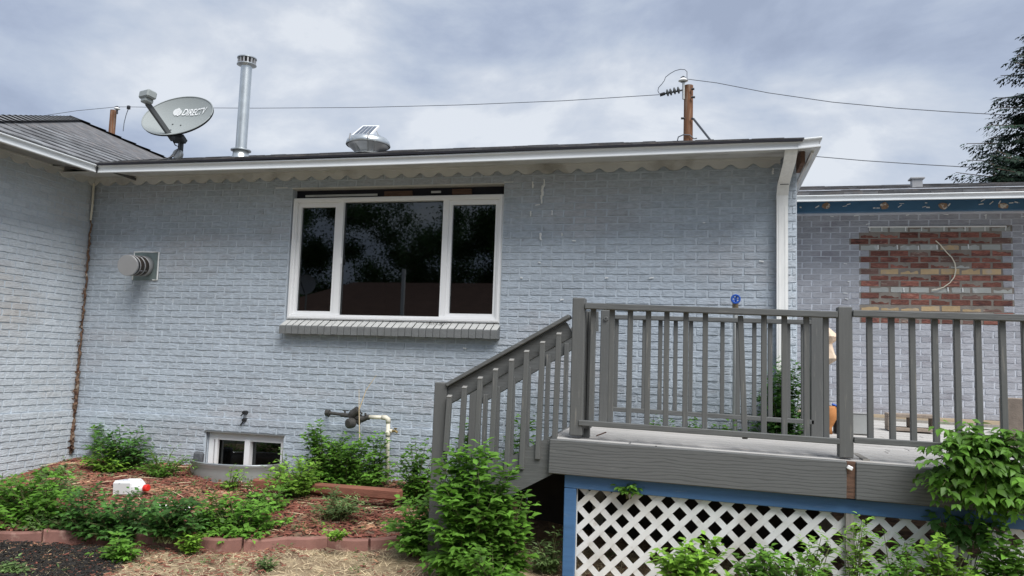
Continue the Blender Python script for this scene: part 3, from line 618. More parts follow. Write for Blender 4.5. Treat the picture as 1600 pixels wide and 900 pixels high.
# ---- basement window and its well
b = mb('vinyl'); yb = YW+.03; frame(b, BX0+.01, BX1, .15, BZ1-.005, .055, yb, .09, wt=.075); b.box((-4.50, yb+.02, .42), (.058, .07, .46)); b.box((BX0+.10, yb+.01, .42), (.03, .03, .46)); bw = b.build('basement_window', house, label='small white two-pane basement window')
mb('glass').box((-4.70, yb+.05, .42), (.36, .006, .5)).build('pane', bw); mb('glass').box((-4.28, yb+.05, .42), (.4, .006, .5)).build('pane', bw)
mb('sill').box(((BX0+BX1)/2, YW+.002, BZ1+.004), (BX1-BX0+.02, .07, .012)).build('lintel_edge', bw)
wellr = empty('window_well', (-4.5, YW-.05, .2), 'curved grey corrugated metal well around the small basement window', 'window well')
b = mb('dullsteel'); n = 28; prof = [(.0, .455), (.012, .46), (.012, .44), (-.01, .41), (.006, .37), (-.01, .33), (.006, .29), (-.01, .25), (.0, .1)]
vs = []; fs = []
for i in range(n+1):
    a = math.pi*i/n; cx = -4.50+math.cos(a)*.49; cy = YW-.02-math.sin(a)**.7*.42
    ox, oy = math.cos(a), -math.sin(a)
    for (o_, z) in prof: vs.append((cx+ox*o_, cy+oy*o_, z))
for i in range(n):
    for k in range(len(prof)-1): a = i*len(prof)+k; fs.append((a, a+1, a+1+len(prof), a+len(prof)))
b.mesh(vs, fs); b.build('corrugated_wall', wellr, smooth=True)
b = mb('galv'); b.tube([(-4.50+math.cos(math.pi*i/n)*.50, YW-.02-math.sin(math.pi*i/n)**.7*.43, .458) for i in range(n+1)], .007, 6); b.build('rim', wellr)
# ---- blue fascia of the wing
b = mb('bluefas'); b.box((4.4, YB-.10, 3.375), (7.2, .16, .13)); bf = b.build('blue_fascia', house, label='dark blue fascia board with peeling paint patches')
for px in (1291, 1382, 1474, 1568):
    p = atY(px, 321.5, YB-.185); b = mb('peel'); n = 9; ring = [(p[0]+math.cos(2*math.pi*k/n)*.05*rng.uniform(.7, 1.1), YB-.184, p[2]+math.sin(2*math.pi*k/n)*.042*rng.uniform(.7, 1.1)) for k in range(n)]
    b.poly(ring); b.mesh([(x, y+.004, z) for x, y, z in ring], []); b.build('bare_patch', bf)
b = mb('caulk')
for px, py in ((1251, 324), (1277, 323), (1320, 322), (1326, 319), (1366, 325), (1372, 325), (1406, 322), (1409, 318), (1447, 317), (1450, 324), (1483, 320), (1536, 313), (1533, 319), (1549, 317), (1580, 317), (1588, 316), (1444, 323), (1562, 316)):
    b.box(atY(px, py, YB-.184), (rng.uniform(.02, .05), .004, rng.uniform(.006, .014)), rot=Matrix.Rotation(R(rng.uniform(-60, 20)), 3, 'Y'))
b.build('paint_fleck', bf)
mb('mortarB').box((4.4, YB-.05, 3.305), (7.2, .1, .012)).build('blue_fascia_lip', bf)
# ------------------------------------------------------------------ satellite dish
def dishroot():
    base = atY(281, 249, 7.05); root = empty('satellite_dish', base, 'grey oval satellite dish with white lettering standing on the roof edge', 'satellite dish')
    c = Vector(atY(280.5, 186, 7.2)); n = Vector((.0, -.84, .54)).normalized(); ux = Vector((0, 0, 1)).cross(n); ux.normalize(); uy = n.cross(ux)
    ux = (ux*math.cos(R(-7))+uy*math.sin(R(-7))).normalized(); uy = n.cross(ux)
    A, B = .43, .315
    def P(u_, v_, off=0): # u_,v_ in metres on the dish face
        d = .10*((u_/A)**2+(v_/B)**2)-.05
        return c+ux*u_+uy*v_+n*(d+off)
    b = mb('dish'); NR, NA = 8, 48; vs = [P(0, 0)]; fs = []
    def rim(a): return A*math.cos(a), B*math.sin(a)
    for r in range(1, NR+1):
        for k in range(NA): x, y = rim(2*math.pi*k/NA); vs.append(P(x*r/NR, y*r/NR))
    for k in range(NA): fs.append((0, 1+k, 1+(k+1) % NA))
    for r in range(NR-1):
        for k in range(NA): a = 1+r*NA+k; a2 = 1+r*NA+(k+1) % NA; fs.append((a, a+NA, a2+NA, a2))
    b.mesh([tuple(v) for v in vs], fs); refl = b.build('reflector', root, smooth=True)
    b = mb('dishdark'); vs = [P(0, 0, -.022)]
    for r in range(1, NR+1):
        for k in range(NA): x, y = rim(2*math.pi*k/NA); vs.append(P(x*r/NR*1.006, y*r/NR*1.006, -.022))
    b.mesh([tuple(v) for v in vs], [f[::-1] for f in fs]); b.build('back_shell', refl, smooth=True)
    b = mb('dish'); ring = [P(*[q*1.003 for q in rim(2*math.pi*k/NA)], 0) for k in range(NA+1)]; b.tube(ring, .006, 6); b.build('rim', refl, smooth=True)
    # lettering, wrapped onto the curved face
    cu = bpy.data.curves.new('lettering', 'FONT'); cu.body = 'DIRECTV'; cu.size = .104; cu.shear = .28; cu.align_x = 'LEFT'; cu.space_character = 1.0; cu.offset = .0016
    to = bpy.data.objects.new('tmp_text', cu); COL.objects.link(to); bpy.context.view_layer.update(); me = bpy.data.meshes.new_from_object(to.evaluated_get(bpy.context.evaluated_depsgraph_get())); bpy.data.objects.remove(to)
    off = wl(refl); xs = [v.co.x for v in me.vertices]; x1 = max(xs)
    for v in me.vertices:
        p = P(-.060+v.co.x*(.345/x1), .100+v.co.y*1.1, .009); v.co = p-off
    me.materials.clear(); me.materials.append(MT['dishtxt'])
    o = bpy.data.objects.new('lettering', me); COL.objects.link(o); o.parent = refl
    b = mb('dishtxt'); gx, gy_, gr = -.118, .132, .047   # striped globe beside the word
    for i in range(7):
        v0 = -gr+2*gr*(i+.12)/7; v1 = -gr+2*gr*(i+.82)/7
        for k in range(10):
            t0, t1 = k/10, (k+1)/10
            def E_(t, v):
                hw = math.sqrt(max(gr*gr-v*v, 0)); x = -hw+2*hw*t; return P(gx+x*1.12, gy_+v+.010*math.sin(math.pi*t)-.005, .009)
            b.poly([E_(t0, v0), E_(t1, v0), E_(t1, v1), E_(t0, v1)])
    b.build('globe_mark', refl)
    b = mb('dishdark')
    for (u_, v_) in ((-.09, -.045), (.02, -.05), (-.03, -.16)): b.lathe([(.0, .008), (.008, .007), (.01, .002)], P(u_, v_, 0), 8, axis=n)
    b.build('bolt', refl)
    # mast, foot, arm, feed
    b = mb('dishdark'); top = Vector(atY(283.5, 215, 7.26)); foot = Vector(atY(281, 246, 7.25)); b.tube([foot, top], .029, 12); b.build('mast', root, smooth=True)
    b = mb('dishdark'); b.box(Vector(atY(280, 217, 7.24)), (.15, .10, .06), rot=Matrix((ux, n, -uy)).transposed(), bev=.01); b.build('bracket', root)
    b = mb('dullsteel'); b.box((foot.x, foot.y, foot.z-.03), (.30, .22, .012), rot=Matrix.Rotation(R(17), 3, 'X')); b.lathe([(.055, -.02), (.055, .02), (.045, .03), (0, .03)], (foot.x+.02, foot.y-.06, foot.z+.015), 18, axis=(0, -1, 0)); b.tube([foot+Vector((-.14, 0, -.02)), foot+Vector((-.03, 0, .09))], .014, 8); b.build('foot', root)
    a0_ = Vector(atY(271, 219, 7.12)); a1_ = Vector(atY(230, 161, 6.82)); b = mb('dishdark'); b.beam(a0_, a1_, .035, .055, bev=.006); b.build('arm', root)
    f0 = Vector(atY(231, 149, 6.80)); q = Matrix.Rotation(R(-18), 3, 'Z') @ Matrix.Rotation(R(-8), 3, 'X')
    b = mb('dish'); b.box(f0, (.165, .11, .085), rot=q, bev=.014); b.box(f0+Vector((-.005, 0, -.06)), (.10, .09, .05), rot=q, bev=.01); b.build('feed_horn', root)
    b = mb('blackm'); p = [atY(x, y, 7.1) for x, y in ((270, 220), (274, 227), (279, 229), (280, 222))]; b.tube(p, .006, 6); b.tube([atY(x, y, z_) for x, y, z_ in ((280, 222, 7.15), (279, 232, 7.1), (272, 243, 7.0), (262, 247, 6.95), (240, 251, 6.85), (232, 253.5, 6.72))], .007, 6); b.build('cable', root)
dishroot()
# ------------------------------------------------------------------ flue pipe
def flue():
    y = 7.05; base = atY(378.5, 247, y); top = atY(383.5, 90, y); cx, cy = (base[0]+top[0])/2, y; z0 = base[2]; root = empty('flue_pipe', (cx, cy, z0), 'tall shiny galvanised flue pipe with a round cap rising from the roof', 'flue pipe')
    zt = top[2]; b = mb('galv'); b.lathe([(0.0570, z0+.05), (0.0570, zt-.10)], (cx, cy, 0), 32); b.build('pipe', root, smooth=True)
    b = mb('galv'); b.lathe([(0.0934, z0-.08), (0.0757, z0+.085), (0.0570, z0+.095)], (cx, cy, 0), 32); b.build('flashing', root, smooth=True)
    b = mb('galv'); b.lathe([(0.0587, z0+.10), (0.1024, z0+.085), (0.1024, z0+.075), (0.0587, z0+.082)], (cx, cy, 0), 32); b.build('storm_collar', root)
    b = mb('galv'); b.lathe([(0.0570, zt-.10), (0.0997, zt-.085), (0.0997, zt-.078), (0.0623, zt-.074)], (cx, cy, 0), 32); b.lathe([(0.0712, zt-.022), (0.0997, zt-.018), (0.0997, zt-.008), (0.0445, zt+.012), (0, zt+.016)], (cx, cy, 0), 32); cap = b.build('cap', root)
    b = mb('ventsteel')
    for k in range(14): a = 2*math.pi*k/14; b.box((cx+math.cos(a)*.085, cy+math.sin(a)*.085, zt-.05), (.014, .018, .06), rz=a)
    b.use(MT['blackm']).lathe([(0.0552, zt-.078), (0.0552, zt-.02)], (cx, cy, 0), 24); b.build('slot_band', cap)
flue()
# ------------------------------------------------------------------ solar attic fan
def fan():
    y = 6.95; base = atY(574.5, 242, y); cx, cy, z0 = base; root = empty('attic_fan', (cx, cy, z0), 'round galvanised attic fan with a small solar panel tilted on top', 'attic fan')
    h = lambda py: atY(574, py, y)[2]
    b = mb('galv'); b.lathe([(.0, h(215)+.004), (.14, h(215.5)), (.185, h(217.5)), (.208, h(221.5)), (.217, h(227.5)), (.212, h(228.5))], (cx, cy, 0), 40); b.build('dome', root, smooth=True)
    b = mb('galv'); b.lathe([(.20, h(228.5)), (.175, h(232)), (.112, h(240)), (.12, h(243))], (cx, cy, 0), 40); b.build('cone', root, smooth=True)
    b = mb('dullsteel'); b.lathe([(.15, h(243.5)), (.13, h(240)), (.12, h(239))], (cx, cy, 0), 32)
    for a in (-.35, .5, 1.3): b.beam((cx+.12*math.sin(a), cy-.115, h(242)), (cx+.16*math.sin(a), cy-.18, h(229)), .012, .006)
    b.build('base_flange', root)
    b = mb('ventsteel')
    for px in (547, 575.5): p0 = atY(px, 217, y-.20); b.beam((p0[0], cy-.200, h(217)), (p0[0]*1, cy-.219, h(227)), .01, .01)
    b.build('rib', root)
    c = [atY(549, 211, y-.14), atY(578.5, 211.5, y-.14), atY(593, 196, y+.12), atY(567, 196, y+.12)]; c = [Vector([float(q) for q in p]) for p in c]
    n = (c[1]-c[0]).cross(c[3]-c[0]).normalized(); th = .018; b = mb('vinyl'); b.mesh([tuple(p) for p in c]+[tuple(p-n*th) for p in c], [(0, 1, 2, 3), (7, 6, 5, 4)]+[(i, i+4, (i+1) % 4+4, (i+1) % 4) for i in range(4)]); pn = b.build('solar_panel', root)
    b = mb('cell')
    for i in range(4):
        for j in range(4):
            def Q(u_, v_): return c[0].lerp(c[1], u_).lerp(c[3].lerp(c[2], u_), v_)+n*.002
            u0, u1, v0, v1 = .08+.21*i+.015, .08+.21*(i+1)-.01, .08+.21*j, .08+.21*(j+1)-.012; b.poly([Q(u0, v0), Q(u1, v0), Q(u1, v1), Q(u0, v1)])
    b.build('solar_cell', pn)
    b = mb('dullsteel'); b.beam(c[0]-Vector((0, 0, .01)), (c[0].x, c[0].y, h(216)), .012, .01); b.beam(c[1]-Vector((0, 0, .01)), (c[1].x, c[1].y, h(216)), .012, .01); b.beam(atY(588, 204.5, y+.02), atY(592.5, 214, y+.02), .006, .006); b.beam(atY(576, 213.5, y), atY(594, 213.5, y), .01, .02); b.build('bracket', root)
fan()
# small vent on the wing roof
p = atY(1432, 293, 9.9); root = empty('roof_vent', p, 'small square metal vent cap on the rear wing roof', 'roof vent')
b = mb('ventsteel'); b.box((p[0], p[1], p[2]+.045), (.11, .10, .10)); b.build('throat', root); b = mb('ventsteel'); b.box((p[0], p[1], p[2]+.10), (.155, .14, .018), bev=.003); b.build('cap', root); b = mb('ventsteel'); b.box((p[0], p[1], p[2]+.002), (.22, .2, .01), rot=Matrix.Rotation(R(14), 3, 'X')); b.build('flange', root)
# ------------------------------------------------------------------ wall vent
def wallvent():
    pc = atY(225, 415.5, YW); root = empty('wall_vent', pc, 'round grey vent pipe sticking out of the front wall from a square steel plate', 'vent')
    b = mb('galv'); q = [atY(x, y, YW-.016) for x, y in ((210.5, 394), (248.5, 394), (245.5, 437.5), (207, 438))]; q = [Vector([float(c) for c in p]) for p in q]; d = Vector((0, .015, 0)); bk = mat('weathered_zinc', (.20, .25, .25), .5, metal=.3, vary=.2, vscale=12.); b = MB().use(bk)
    b.mesh([tuple(p) for p in q]+[tuple(p+d) for p in q], [(3, 2, 1, 0)]+[(i, (i+1) % 4, (i+1) % 4+4, i+4) for i in range(4)]); b.build('wall_plate', root)
    b = mb('caulk'); b.tube([q[0]+Vector((0, 0, -.05)), q[0], q[0]+(q[1]-q[0])*.3+Vector((0, 0, .004)), q[0]+(q[1]-q[0])*.7, q[1], q[2], q[2]+(q[3]-q[2])*.18], .0085, 6); b.tube([q[3]+Vector((0, 0, .06)), q[3]+Vector((0, 0, .005))], .007, 6); b.build('caulk_bead', root)
    e0 = Vector(atY(228, 416, YW)); L_ = .42; ax = Vector((0, -1, 0)); r = .108
    e1 = Vector(atY(199, 414.5, YW-.36)); ax = (e1-e0); L_ = ax.length; ax.normalize()
    sg = [('sleeve', 'ventsteel', 0, .34, r), ('louvre', 'boxdark', .34, .54, r*.97), ('ring', 'ventsteel', .54, .59, r*1.0), ('louvre', 'boxdark', .59, .80, r*.97), ('ring', 'ventsteel', .80, .83, r*1.0), ('louvre', 'blackm', .83, .93, r*.97)]
    for nm, mt_, a, c_, rr in sg:
        b = mb(mt_); b.lathe([(rr*.9, a*L_), (rr, a*L_+.001), (rr, c_*L_-.001), (rr*.9, c_*L_)], e0, 36, axis=ax); o = b.build(nm, root, smooth=False)
        for p_ in o.data.polygons: p_.use_smooth = True
    b = mb('ventsteel')
    for k in range(4): a = 2*math.pi*k/4+.25; u_ = ax.orthogonal().normalized(); w_ = ax.cross(u_); c_ = e0+ax*(.60*L_)+(u_*math.cos(a)+w_*math.sin(a))*r*.95; b.beam(c_-ax*.19*L_, c_+ax*.22*L_, .008, .008)
    b.build('louvre_bar', root)
    b = mb('ventsteel'); b.lathe([(r*.98, .93*L_), (r*1.0, .935*L_), (r*1.0, .99*L_), (r*.97, L_), (0, L_+.002)], e0, 40, axis=ax); b.build('end_cap', root)
wallvent()
# ------------------------------------------------------------------ dried vine in the corner
b = mb('vine'); z = .42; tn = 0
pts = []; rad = []
while z < 3.36:
    x = XC+.028+rng.uniform(-.010, .010); pts.append((x, YW-.03+rng.uniform(-.008, .008), z)); k = max(0, 1-(z-.4)/1.1); rad.append(rng.uniform(.007, .014)*(1+1.5*k) if z < 2.9 else .007); z += .035
b.tube(pts, rad, 6)
for i in range(230):
    z = .42+2.3*rng.random()**1.9; x = XC+.03+rng.uniform(-.02, .02); s_ = .035*(1.3-z/3); d = Vector((rng.uniform(-.7, 1), rng.uniform(-1, -.1), rng.uniform(-1, .6))).normalized()*s_*rng.uniform(.6, 1.6); e = Vector((rng.uniform(-1, 1), rng.uniform(-1, 1), rng.uniform(-1, 1)))*s_*.5
    p = Vector((x, YW-.035, z)); b.mesh([tuple(p), tuple(p+d*.6+e), tuple(p+d), tuple(p+d*.5-e)], [(0, 1, 2, 3)])
o = b.build('dried_vine'); tag(o, 'rusty brown dried vine climbing the inside corner of the house', 'vine')
# thin pale conduit at the top of the corner
b = mb('cream'); b.tube([(XC+.035, YW-.045, 3.33), (XC+.04, YW-.045, 3.1), (XC+.03, YW-.04, 2.92)], .012, 8); o = b.build('corner_conduit'); tag(o, 'short pale pipe at the top of the inside corner', 'pipe')
# ------------------------------------------------------------------ gas pipe with regulator
def gas():
    y = YW-.16; P = lambda x, yy, d=0: Vector(atY(x, yy, y+d)); root = empty('gas_pipe', P(605, 755), 'cream and black gas pipe with regulator, before the wall left of the stairs', 'gas pipe')
    b = mb('darkpipe'); b.tube([P(512, 645, .14), P(512, 645), P(550, 649.5)], .016, 10); b.lathe([(.03, -.02), (.03, .02), (0, .021)], P(512, 645), 12, axis=(1, 0, 0)); b.tube([P(512, 645), P(513, 652)], .007, 6); b.build('inlet_pipe', root)
    b = mb('darkpipe'); b.tube([P(533, 648), P(552, 650)], .021, 10); b.tube([P(539, 647), P(539, 641)], .009, 8); b.box(P(540, 641.5), (.06, .012, .008)); b.build('valve', root)
    b = mb('darkpipe'); b.tube([P(547, 652, -.03), P(551, 647, -.03), P(560, 640, -.03)], [.034, .04, .038], 14); b.lathe([(.0, .052), (.03, .05), (.046, .04), (.05, .0), (.046, -.02)], P(549, 661, -.06), 20, axis=(-.3, -1, -.1)); b.tube([P(549, 661), P(556, 656), P(563, 660)], .03, 12); b.tube([P(556, 651), P(566, 655), P(575, 652)], [.038, .034, .022], 12); b.build('regulator', root)
    b = mb('darkpipe'); b.lathe([(.026, -.02), (.026, .02)], P(574, 652), 12, axis=(1, 0, 0))
    for x, yy in ((565, 646), (571, 647)): b.lathe([(0, .012), (.01, .01), (.01, -.01)], P(x, yy, -.02), 8)
    b.build('fitting', root)
    b = mb('cream'); r = .0195; b.tube([P(576, 651.5), P(600, 652.5)], r, 12); b.tube([P(597, 652.3), P(603, 652.8), P(606.3, 655), P(606.8, 661)], r*1.25, 12); b.tube([P(606.7, 658), P(605.5, 700), P(605, 762)], r, 12); b.tube([P(606.4, 673), P(606.3, 682)], r*1.25, 12); b.tube([P(606, 673.5), P(613, 673.5)], r*.95, 10); b.build('riser', root, smooth=True)
    b = mat('brass_tap', (.30, .22, .10), .4, metal=.7); q = MB().use(b); q.tube([P(613, 673.5), P(618, 673.5), P(621, 676)], .013, 8); q.box(P(618, 669.5), (.03, .012, .012)); q.tube([P(618, 672), P(618, 669)], .005, 6); q.build('tap', root)
gas()
# wall hooks (two black cable stubs)
for i, (px, py) in enumerate(((383, 644.5), (382.5, 656))):
    b = mb('blackm'); p = Vector(atY(px, py, YW-.03)); b.lathe([(0, .03), (.018, .028), (.021, .015), (.02, -.03)], p, 12, axis=(0, -1, 0)); b.tube([p+Vector((0, -.01, 0)), Vector(atY(px-7, py+5.5+i*3, YW-.05))], .006, 6); o = b.build('cable_stub'); tag(o, ('upper' if i == 0 else 'lower')+' of the two black cable stubs on the wall over the basement window', 'cable stub')
# standpipe with blue wheel
p = Vector(atY(1149, 480, 6.98)); root = empty('standpipe', (p.x, p.y, gh(p.x, p.y)), 'tall sprinkler pipe topped by a blue valve wheel between rail and wall', 'standpipe')
b = mb('dullsteel'); b.tube([(p.x, p.y, .1), (p.x, p.y, p.z+.02)], .021, 10); b.build('pipe', root); b = MB().use(mat('valve_brass', (.22, .17, .10), .45, metal=.6)); b.tube([(p.x, p.y, p.z-.03), (p.x, p.y, p.z+.035)], .026, 10); b.build('valve_body', root)
b = mb('bluemetal'); c = Vector(atY(1149.5, 467.5, 6.93)); q = [(c.x+math.cos(a)*.034, c.y-.01, c.z+math.sin(a)*.034) for a in [2*math.pi*k/12 for k in range(13)]]; b.tube(q, .009, 6)
for k in range(5): a = 2*math.pi*k/5; b.beam(c, c+Vector((math.cos(a)*.034, -.01, math.sin(a)*.034)), .01, .01)
b.tube([c, (p.x, p.y, p.z+.03)], .008, 6); b.build('wheel', root)
# slate stone
p = Vector(atY(309, 728, 7.0)); b = mb('slate'); b.box((p.x, p.y, p.z+.02), (.105, .06, .24), bev=.018, rot=Matrix.Rotation(R(3), 3, 'Y')); o = b.build('slate_stone'); tag(o, 'dark grey upright stone slab against the wall left of the basement window', 'stone')
# ------------------------------------------------------------------ the deck
DY = 5.5
def dz(x, y): return 1.0-.021*(x+.9)+.024*(y-DY)
deck = empty('wooden_deck', (-1.05, DY, .0), 'grey painted wooden deck with railings, stairs and white lattice skirt', 'deck')
def part(name, mt, f, label=None, parent=deck):
    b = mb(mt); f(b); return b.build(name, parent, label=label)
DXR = 3.6
# floor boards run along the house
y = DY-.03; i = 0
while y < YB-.05:
    x0 = -1.05 if y < 6.72 else XR+.12
    segs = [(x0, 1.55+rng.uniform(-.7, .7)), (None, DXR)]; xs_ = [x0, segs[0][1], DXR]
    for a, c in zip(xs_[:-1], xs_[1:]):
        zj = rng.uniform(-.0025, .0025)
        part('floor_board', 'board', lambda b: b.beam((a+.002, y+.068, dz(a, y)-.015+zj), (c-.002, y+.068, dz(c, y)-.015+zj), .131, .034, bev=.005))
    y += .142
# front beam boards
bt = lambda x: dz(x, DY)-.003
part('beam', 'beamw', lambda b: b.beam((-1.055, DY-.045, bt(-1.05)-.125), (.872, DY-.045, bt(.87)-.122), .04, .236, bev=.006))
part('beam', 'beamw', lambda b: b.beam((.925, DY-.043, bt(.93)-.122), (DXR, DY-.043, bt(DXR)-.122), .04, .236, bev=.006))
part('beam_gap_wood', 'rawwood', lambda b: b.beam((.873, DY-.036, bt(.87)-.12), (.924, DY-.036, bt(.93)-.12), .03, .23), 'bare brown wood showing between the two beam boards')
part('beam', 'beamw', lambda b: b.beam((-1.055, DY-.02, bt(-1.05)-.125), (-1.055, 6.7, dz(-1.05, 6.7)-.125), .04, .236))
part('beam', 'beamw', lambda b: b.beam((-1.05, 6.72, .9), (XR+.1, 6.72, .88), .04, .2))
part('cable_clip', 'vinyl', lambda b: b.box(atY(1328, 731, DY-.07), (.035, .012, .025), bev=.004, rot=Matrix.Rotation(R(25), 3, 'Y')))
nb_ = mb('blackm')
for px, py in ((1205, 688), (1262, 698), (1222, 699), (997, 688), (1025, 697), (963, 683), (985, 691)): 
    p = atZ(px, py, dz(atY(px, py, DY+.05)[0], DY+.05)+.004); nb_.box(p, (.012, .010, .004))
nb_.build('nail_head', deck, kind='stuff')
# joists and posts under the deck
for x in np.arange(-.8, 3.5, .6):
    y1 = 6.7 if x < XR+.1 else YB
    part('joist', 'greywood', lambda b: b.beam((x, DY, .88), (x, y1, .88), .04, .18))
for x in (-.85, .9, 2.6): part('leg', 'greywood', lambda b: b.box((x, 6.6, .42), (.09, .09, .9)))
# railing: front run
RT = lambda x: dz(x, DY)+.945; RB = lambda x: dz(x, DY)+.115
YR = DY-.02
def postx(px0, px1, pytop, pybot, y, nm='post', label=None, w=.089):
    xa = atY((px0+px1)/2, (pytop+pybot)/2, y)[0]; zt = atY((px0+px1)/2, pytop, y)[2]; zb = atY((px0+px1)/2, pybot, y)[2]
    return part(nm, 'gdeckv', lambda b: b.box((xa, y+w/2, (zt+zb)/2), (w, w, zt-zb), bev=.006), label), xa, zt
_, XP1, _z = postx(892, 911.5, 465, 681, DY-.03)
_, XP2, _z = postx(1310, 1333, 479, 716, DY-.03)
part('post', 'gdeckv', lambda b: b.box((XP2+1.75, DY+.015, 1.44), (.089, .089, 1.0), bev=.006))
def rail(name, x0, x1, zf, y, h=.038, d=.064): part(name, 'gdeck', lambda b: b.beam((x0, y, zf(x0)), (x1, y, zf(x1)), d, h, bev=.004))
rail('top_rail', XP1+.046, XP2-.046, lambda x: dz(x, DY)+.928, DY-.005, h=.042, d=.075); rail('bottom_rail', XP1+.02, XP2-.04, lambda x: dz(x, DY)+.112, DY-.02, h=.038, d=.04)
rail('top_rail', XP2+.046, XP2+1.70, lambda x: dz(x, DY)+.940+.008*(x-XP2), DY-.005, h=.042, d=.075); rail('bottom_rail', XP2+.046, XP2+1.70, lambda x: dz(x, DY)+.127+.008*(x-XP2), DY-.02, h=.038, d=.04)
def bal(px, pyt, pyb, y, w=.036, px2=None):
    a = Vector(atY(px, pyt, y)); c = Vector(atY(px2 if px2 else px, pyb, y)); part('baluster', 'gdeckv', lambda b: b.beam(c, a, w, w, up=(0, 1, 0), bev=.003))
def balx(x, z0, z1, y, w=.036, lean=0): part('baluster', 'gdeckv', lambda b: b.beam((x-lean, y, z0), (x, y, z1), w, w, up=(0, 1, 0), bev=.003))
YBAL = DY+.022
for px in (925.5, 955, 983.5, 1012, 1041, 1071, 1101.5, 1193.5, 1225.5, 1260, 1290.5):
    x = atY(px, 580, YBAL)[0]; balx(x, dz(x, DY)+.10, dz(x, DY)+.912, YBAL)
x = atY(1157, 490, YBAL)[0]; x2 = atY(1164, 672, YBAL)[0]; balx(x, dz(x, DY)+.08, dz(x, DY)+.90, YBAL, lean=-(x2-x)+.0)
for px in (1359, 1393.5, 1426, 1461.5, 1496, 1529, 1567.5, 1603, 1640, 1677):
    x = atY(px, 590, YBAL)[0]; balx(x, dz(x, DY)+.11, dz(x, DY)+.93, YBAL)
# back run of railing
YK2 = 6.6; BZ = lambda x: 1.922-.009*(x+.75); BB = lambda x: 1.158-.020*(x+.75)
pw = postx(936.5, 954, 484.5, 668, YK2-.03); pw2 = postx(1267.5, 1285.5, 493, 690, YK2-.03)
part('washer', 'gdeckv', lambda b: b.lathe([(.006, .012), (.016, .012), (.02, 0)], (pw[1], YK2-.032, 1.905), 14, axis=(0, -1, 0)))
rail('top_rail', pw[1]+.04, pw2[1]-.04, lambda x: BZ(x), YK2, h=.036, d=.07); rail('bottom_rail', pw[1]+.04, pw2[1]-.02, lambda x: BB(x), YK2-.01, h=.036, d=.04)
for px in (962, 1006, 1031, 1055, 1079, 1128.5, 1153, 1178.5, 1203.5, 1231.5, 1255):
    x = atY(px, 580, YK2+.02)[0]; balx(x, BB(x), BZ(x)-.01, YK2+.025, w=.034)
# side run at the right of the back post, going back along the deck
# gate stiles and hardware folded behind the first post
for px, mt_ in ((914.5, 'gdeckv'), (920, 'gdeckv')):
    p = atY(px, 570, DY+.12); part('gate_stile', mt_, lambda b: b.box((p[0], DY+.14, 1.50), (.02, .06, .80), bev=.003))
part('gate_block', 'gdeck', lambda b: b.box((atY(916, 650, DY+.1)[0], DY+.12, 1.09), (.06, .12, .05), bev=.004)); part('post_foot', 'gdeckv', lambda b: b.box((atY(915, 668, DY+.1)[0], DY+.12, 1.03), (.055, .05, .085)))
part('latch_plate', 'gdeckv', lambda b: b.beam(atY(932.5, 487, YK2-.3), atY(932.5, 518, YK2-.3), .028, .012, up=(0, 1, 0)))
# ---- stairs
YS0, YS1 = DY+.05, 6.6
stair = mb('gdeck'); 
def slope_board(p0, p1, w, h, nm, y, mt_='gdeck', lab=None): return part(nm, mt_, lambda b: b.beam((p0[0], y, p0[1]), (p1[0], y, p1[1]), w, h, up=(0, 0, 1), bev=.004), lab)
XS = -1.93
# near side
def post_plain(x, y, z0, z1, w=.089): part('post', 'gdeckv', lambda b: b.box((x, y, (z0+z1)/2), (w, w, z1-z0), bev=.006))
nl = Vector(atY(698, 604, 5.5)); nr_ = Vector(atY(890, 496.5, 5.5)); tl = Vector(atY(705, 631, 5.5)); tr_ = Vector(atY(889, 527, 5.5))
p_ = atY(686, 660, 5.5); ptop = atY(688, 597.5, 5.5); part('post', 'gdeckv', lambda b: b.beam((p_[0]-.004, 5.545, .12), (ptop[0]+.003, 5.545, ptop[2]), .095, .089, up=(0, 1, 0), bev=.006))
slope_board((nl.x-.0, nl.z+.012), (nr_.x, nr_.z+.012), .105, .028, 'hand_rail', 5.53)
slope_board((nl.x, (nl.z+tl.z)/2-.010), (nr_.x, (nr_.z+tr_.z)/2-.010), .036, .118, 'rail_board', 5.545)
# stringers
st0 = Vector(atY(797, 716, 5.48)); st1 = Vector(atY(862, 680, 5.48)); sb1 = Vector(atY(862, 742, 5.48)); sb0 = Vector(atY(780, 780, 5.48))
sl_ = (st1.z-st0.z)/(st1.x-st0.x); sl2 = (sb1.z-sb0.z)/(sb1.x-sb0.x); ms_ = (sl_+sl2)/2
for yy, nm in ((5.50, 'stringer'), (6.62, 'stringer')):
    zc = (st1.z+sb1.z)/2; b = mb('gdeck'); x0, x1 = -1.93, -1.035; za, zb_ = zc-(st1.x-x0)*ms_, zc+.004; hh = .136
    b.mesh([(x0, yy-.02, za-hh), (x1, yy-.02, zb_-hh), (x1, yy-.02, zb_+hh), (x0, yy-.02, za+hh), (x0, yy+.02, za-hh), (x1, yy+.02, zb_-hh), (x1, yy+.02, zb_+hh), (x0, yy+.02, za+hh)], [(0, 1, 2, 3), (7, 6, 5, 4), (0, 4, 5, 1), (3, 2, 6, 7), (0, 3, 7, 4), (1, 5, 6, 2)]); b.build(nm, deck)
for k in range(3): part('tread', 'board', lambda b: b.box((-1.17-.24*k, 6.06, .80-.16*k), (.25, 1.06, .036), bev=.004)); part('riser', 'gdeck', lambda b: b.box((-1.06-.24*k, 6.06, .87-.16*k), (.02, 1.06, .13)))
part('shade_skirt', 'shadewood', lambda b: b.box((-.05, 6.70, .40), (1.95, .03, .80))); part('shade_skirt', 'shadewood', lambda b: b.box((-1.21, 6.66, .36), (.50, .03, .72)))  # boards added to block light and blacken the space under deck and stairs
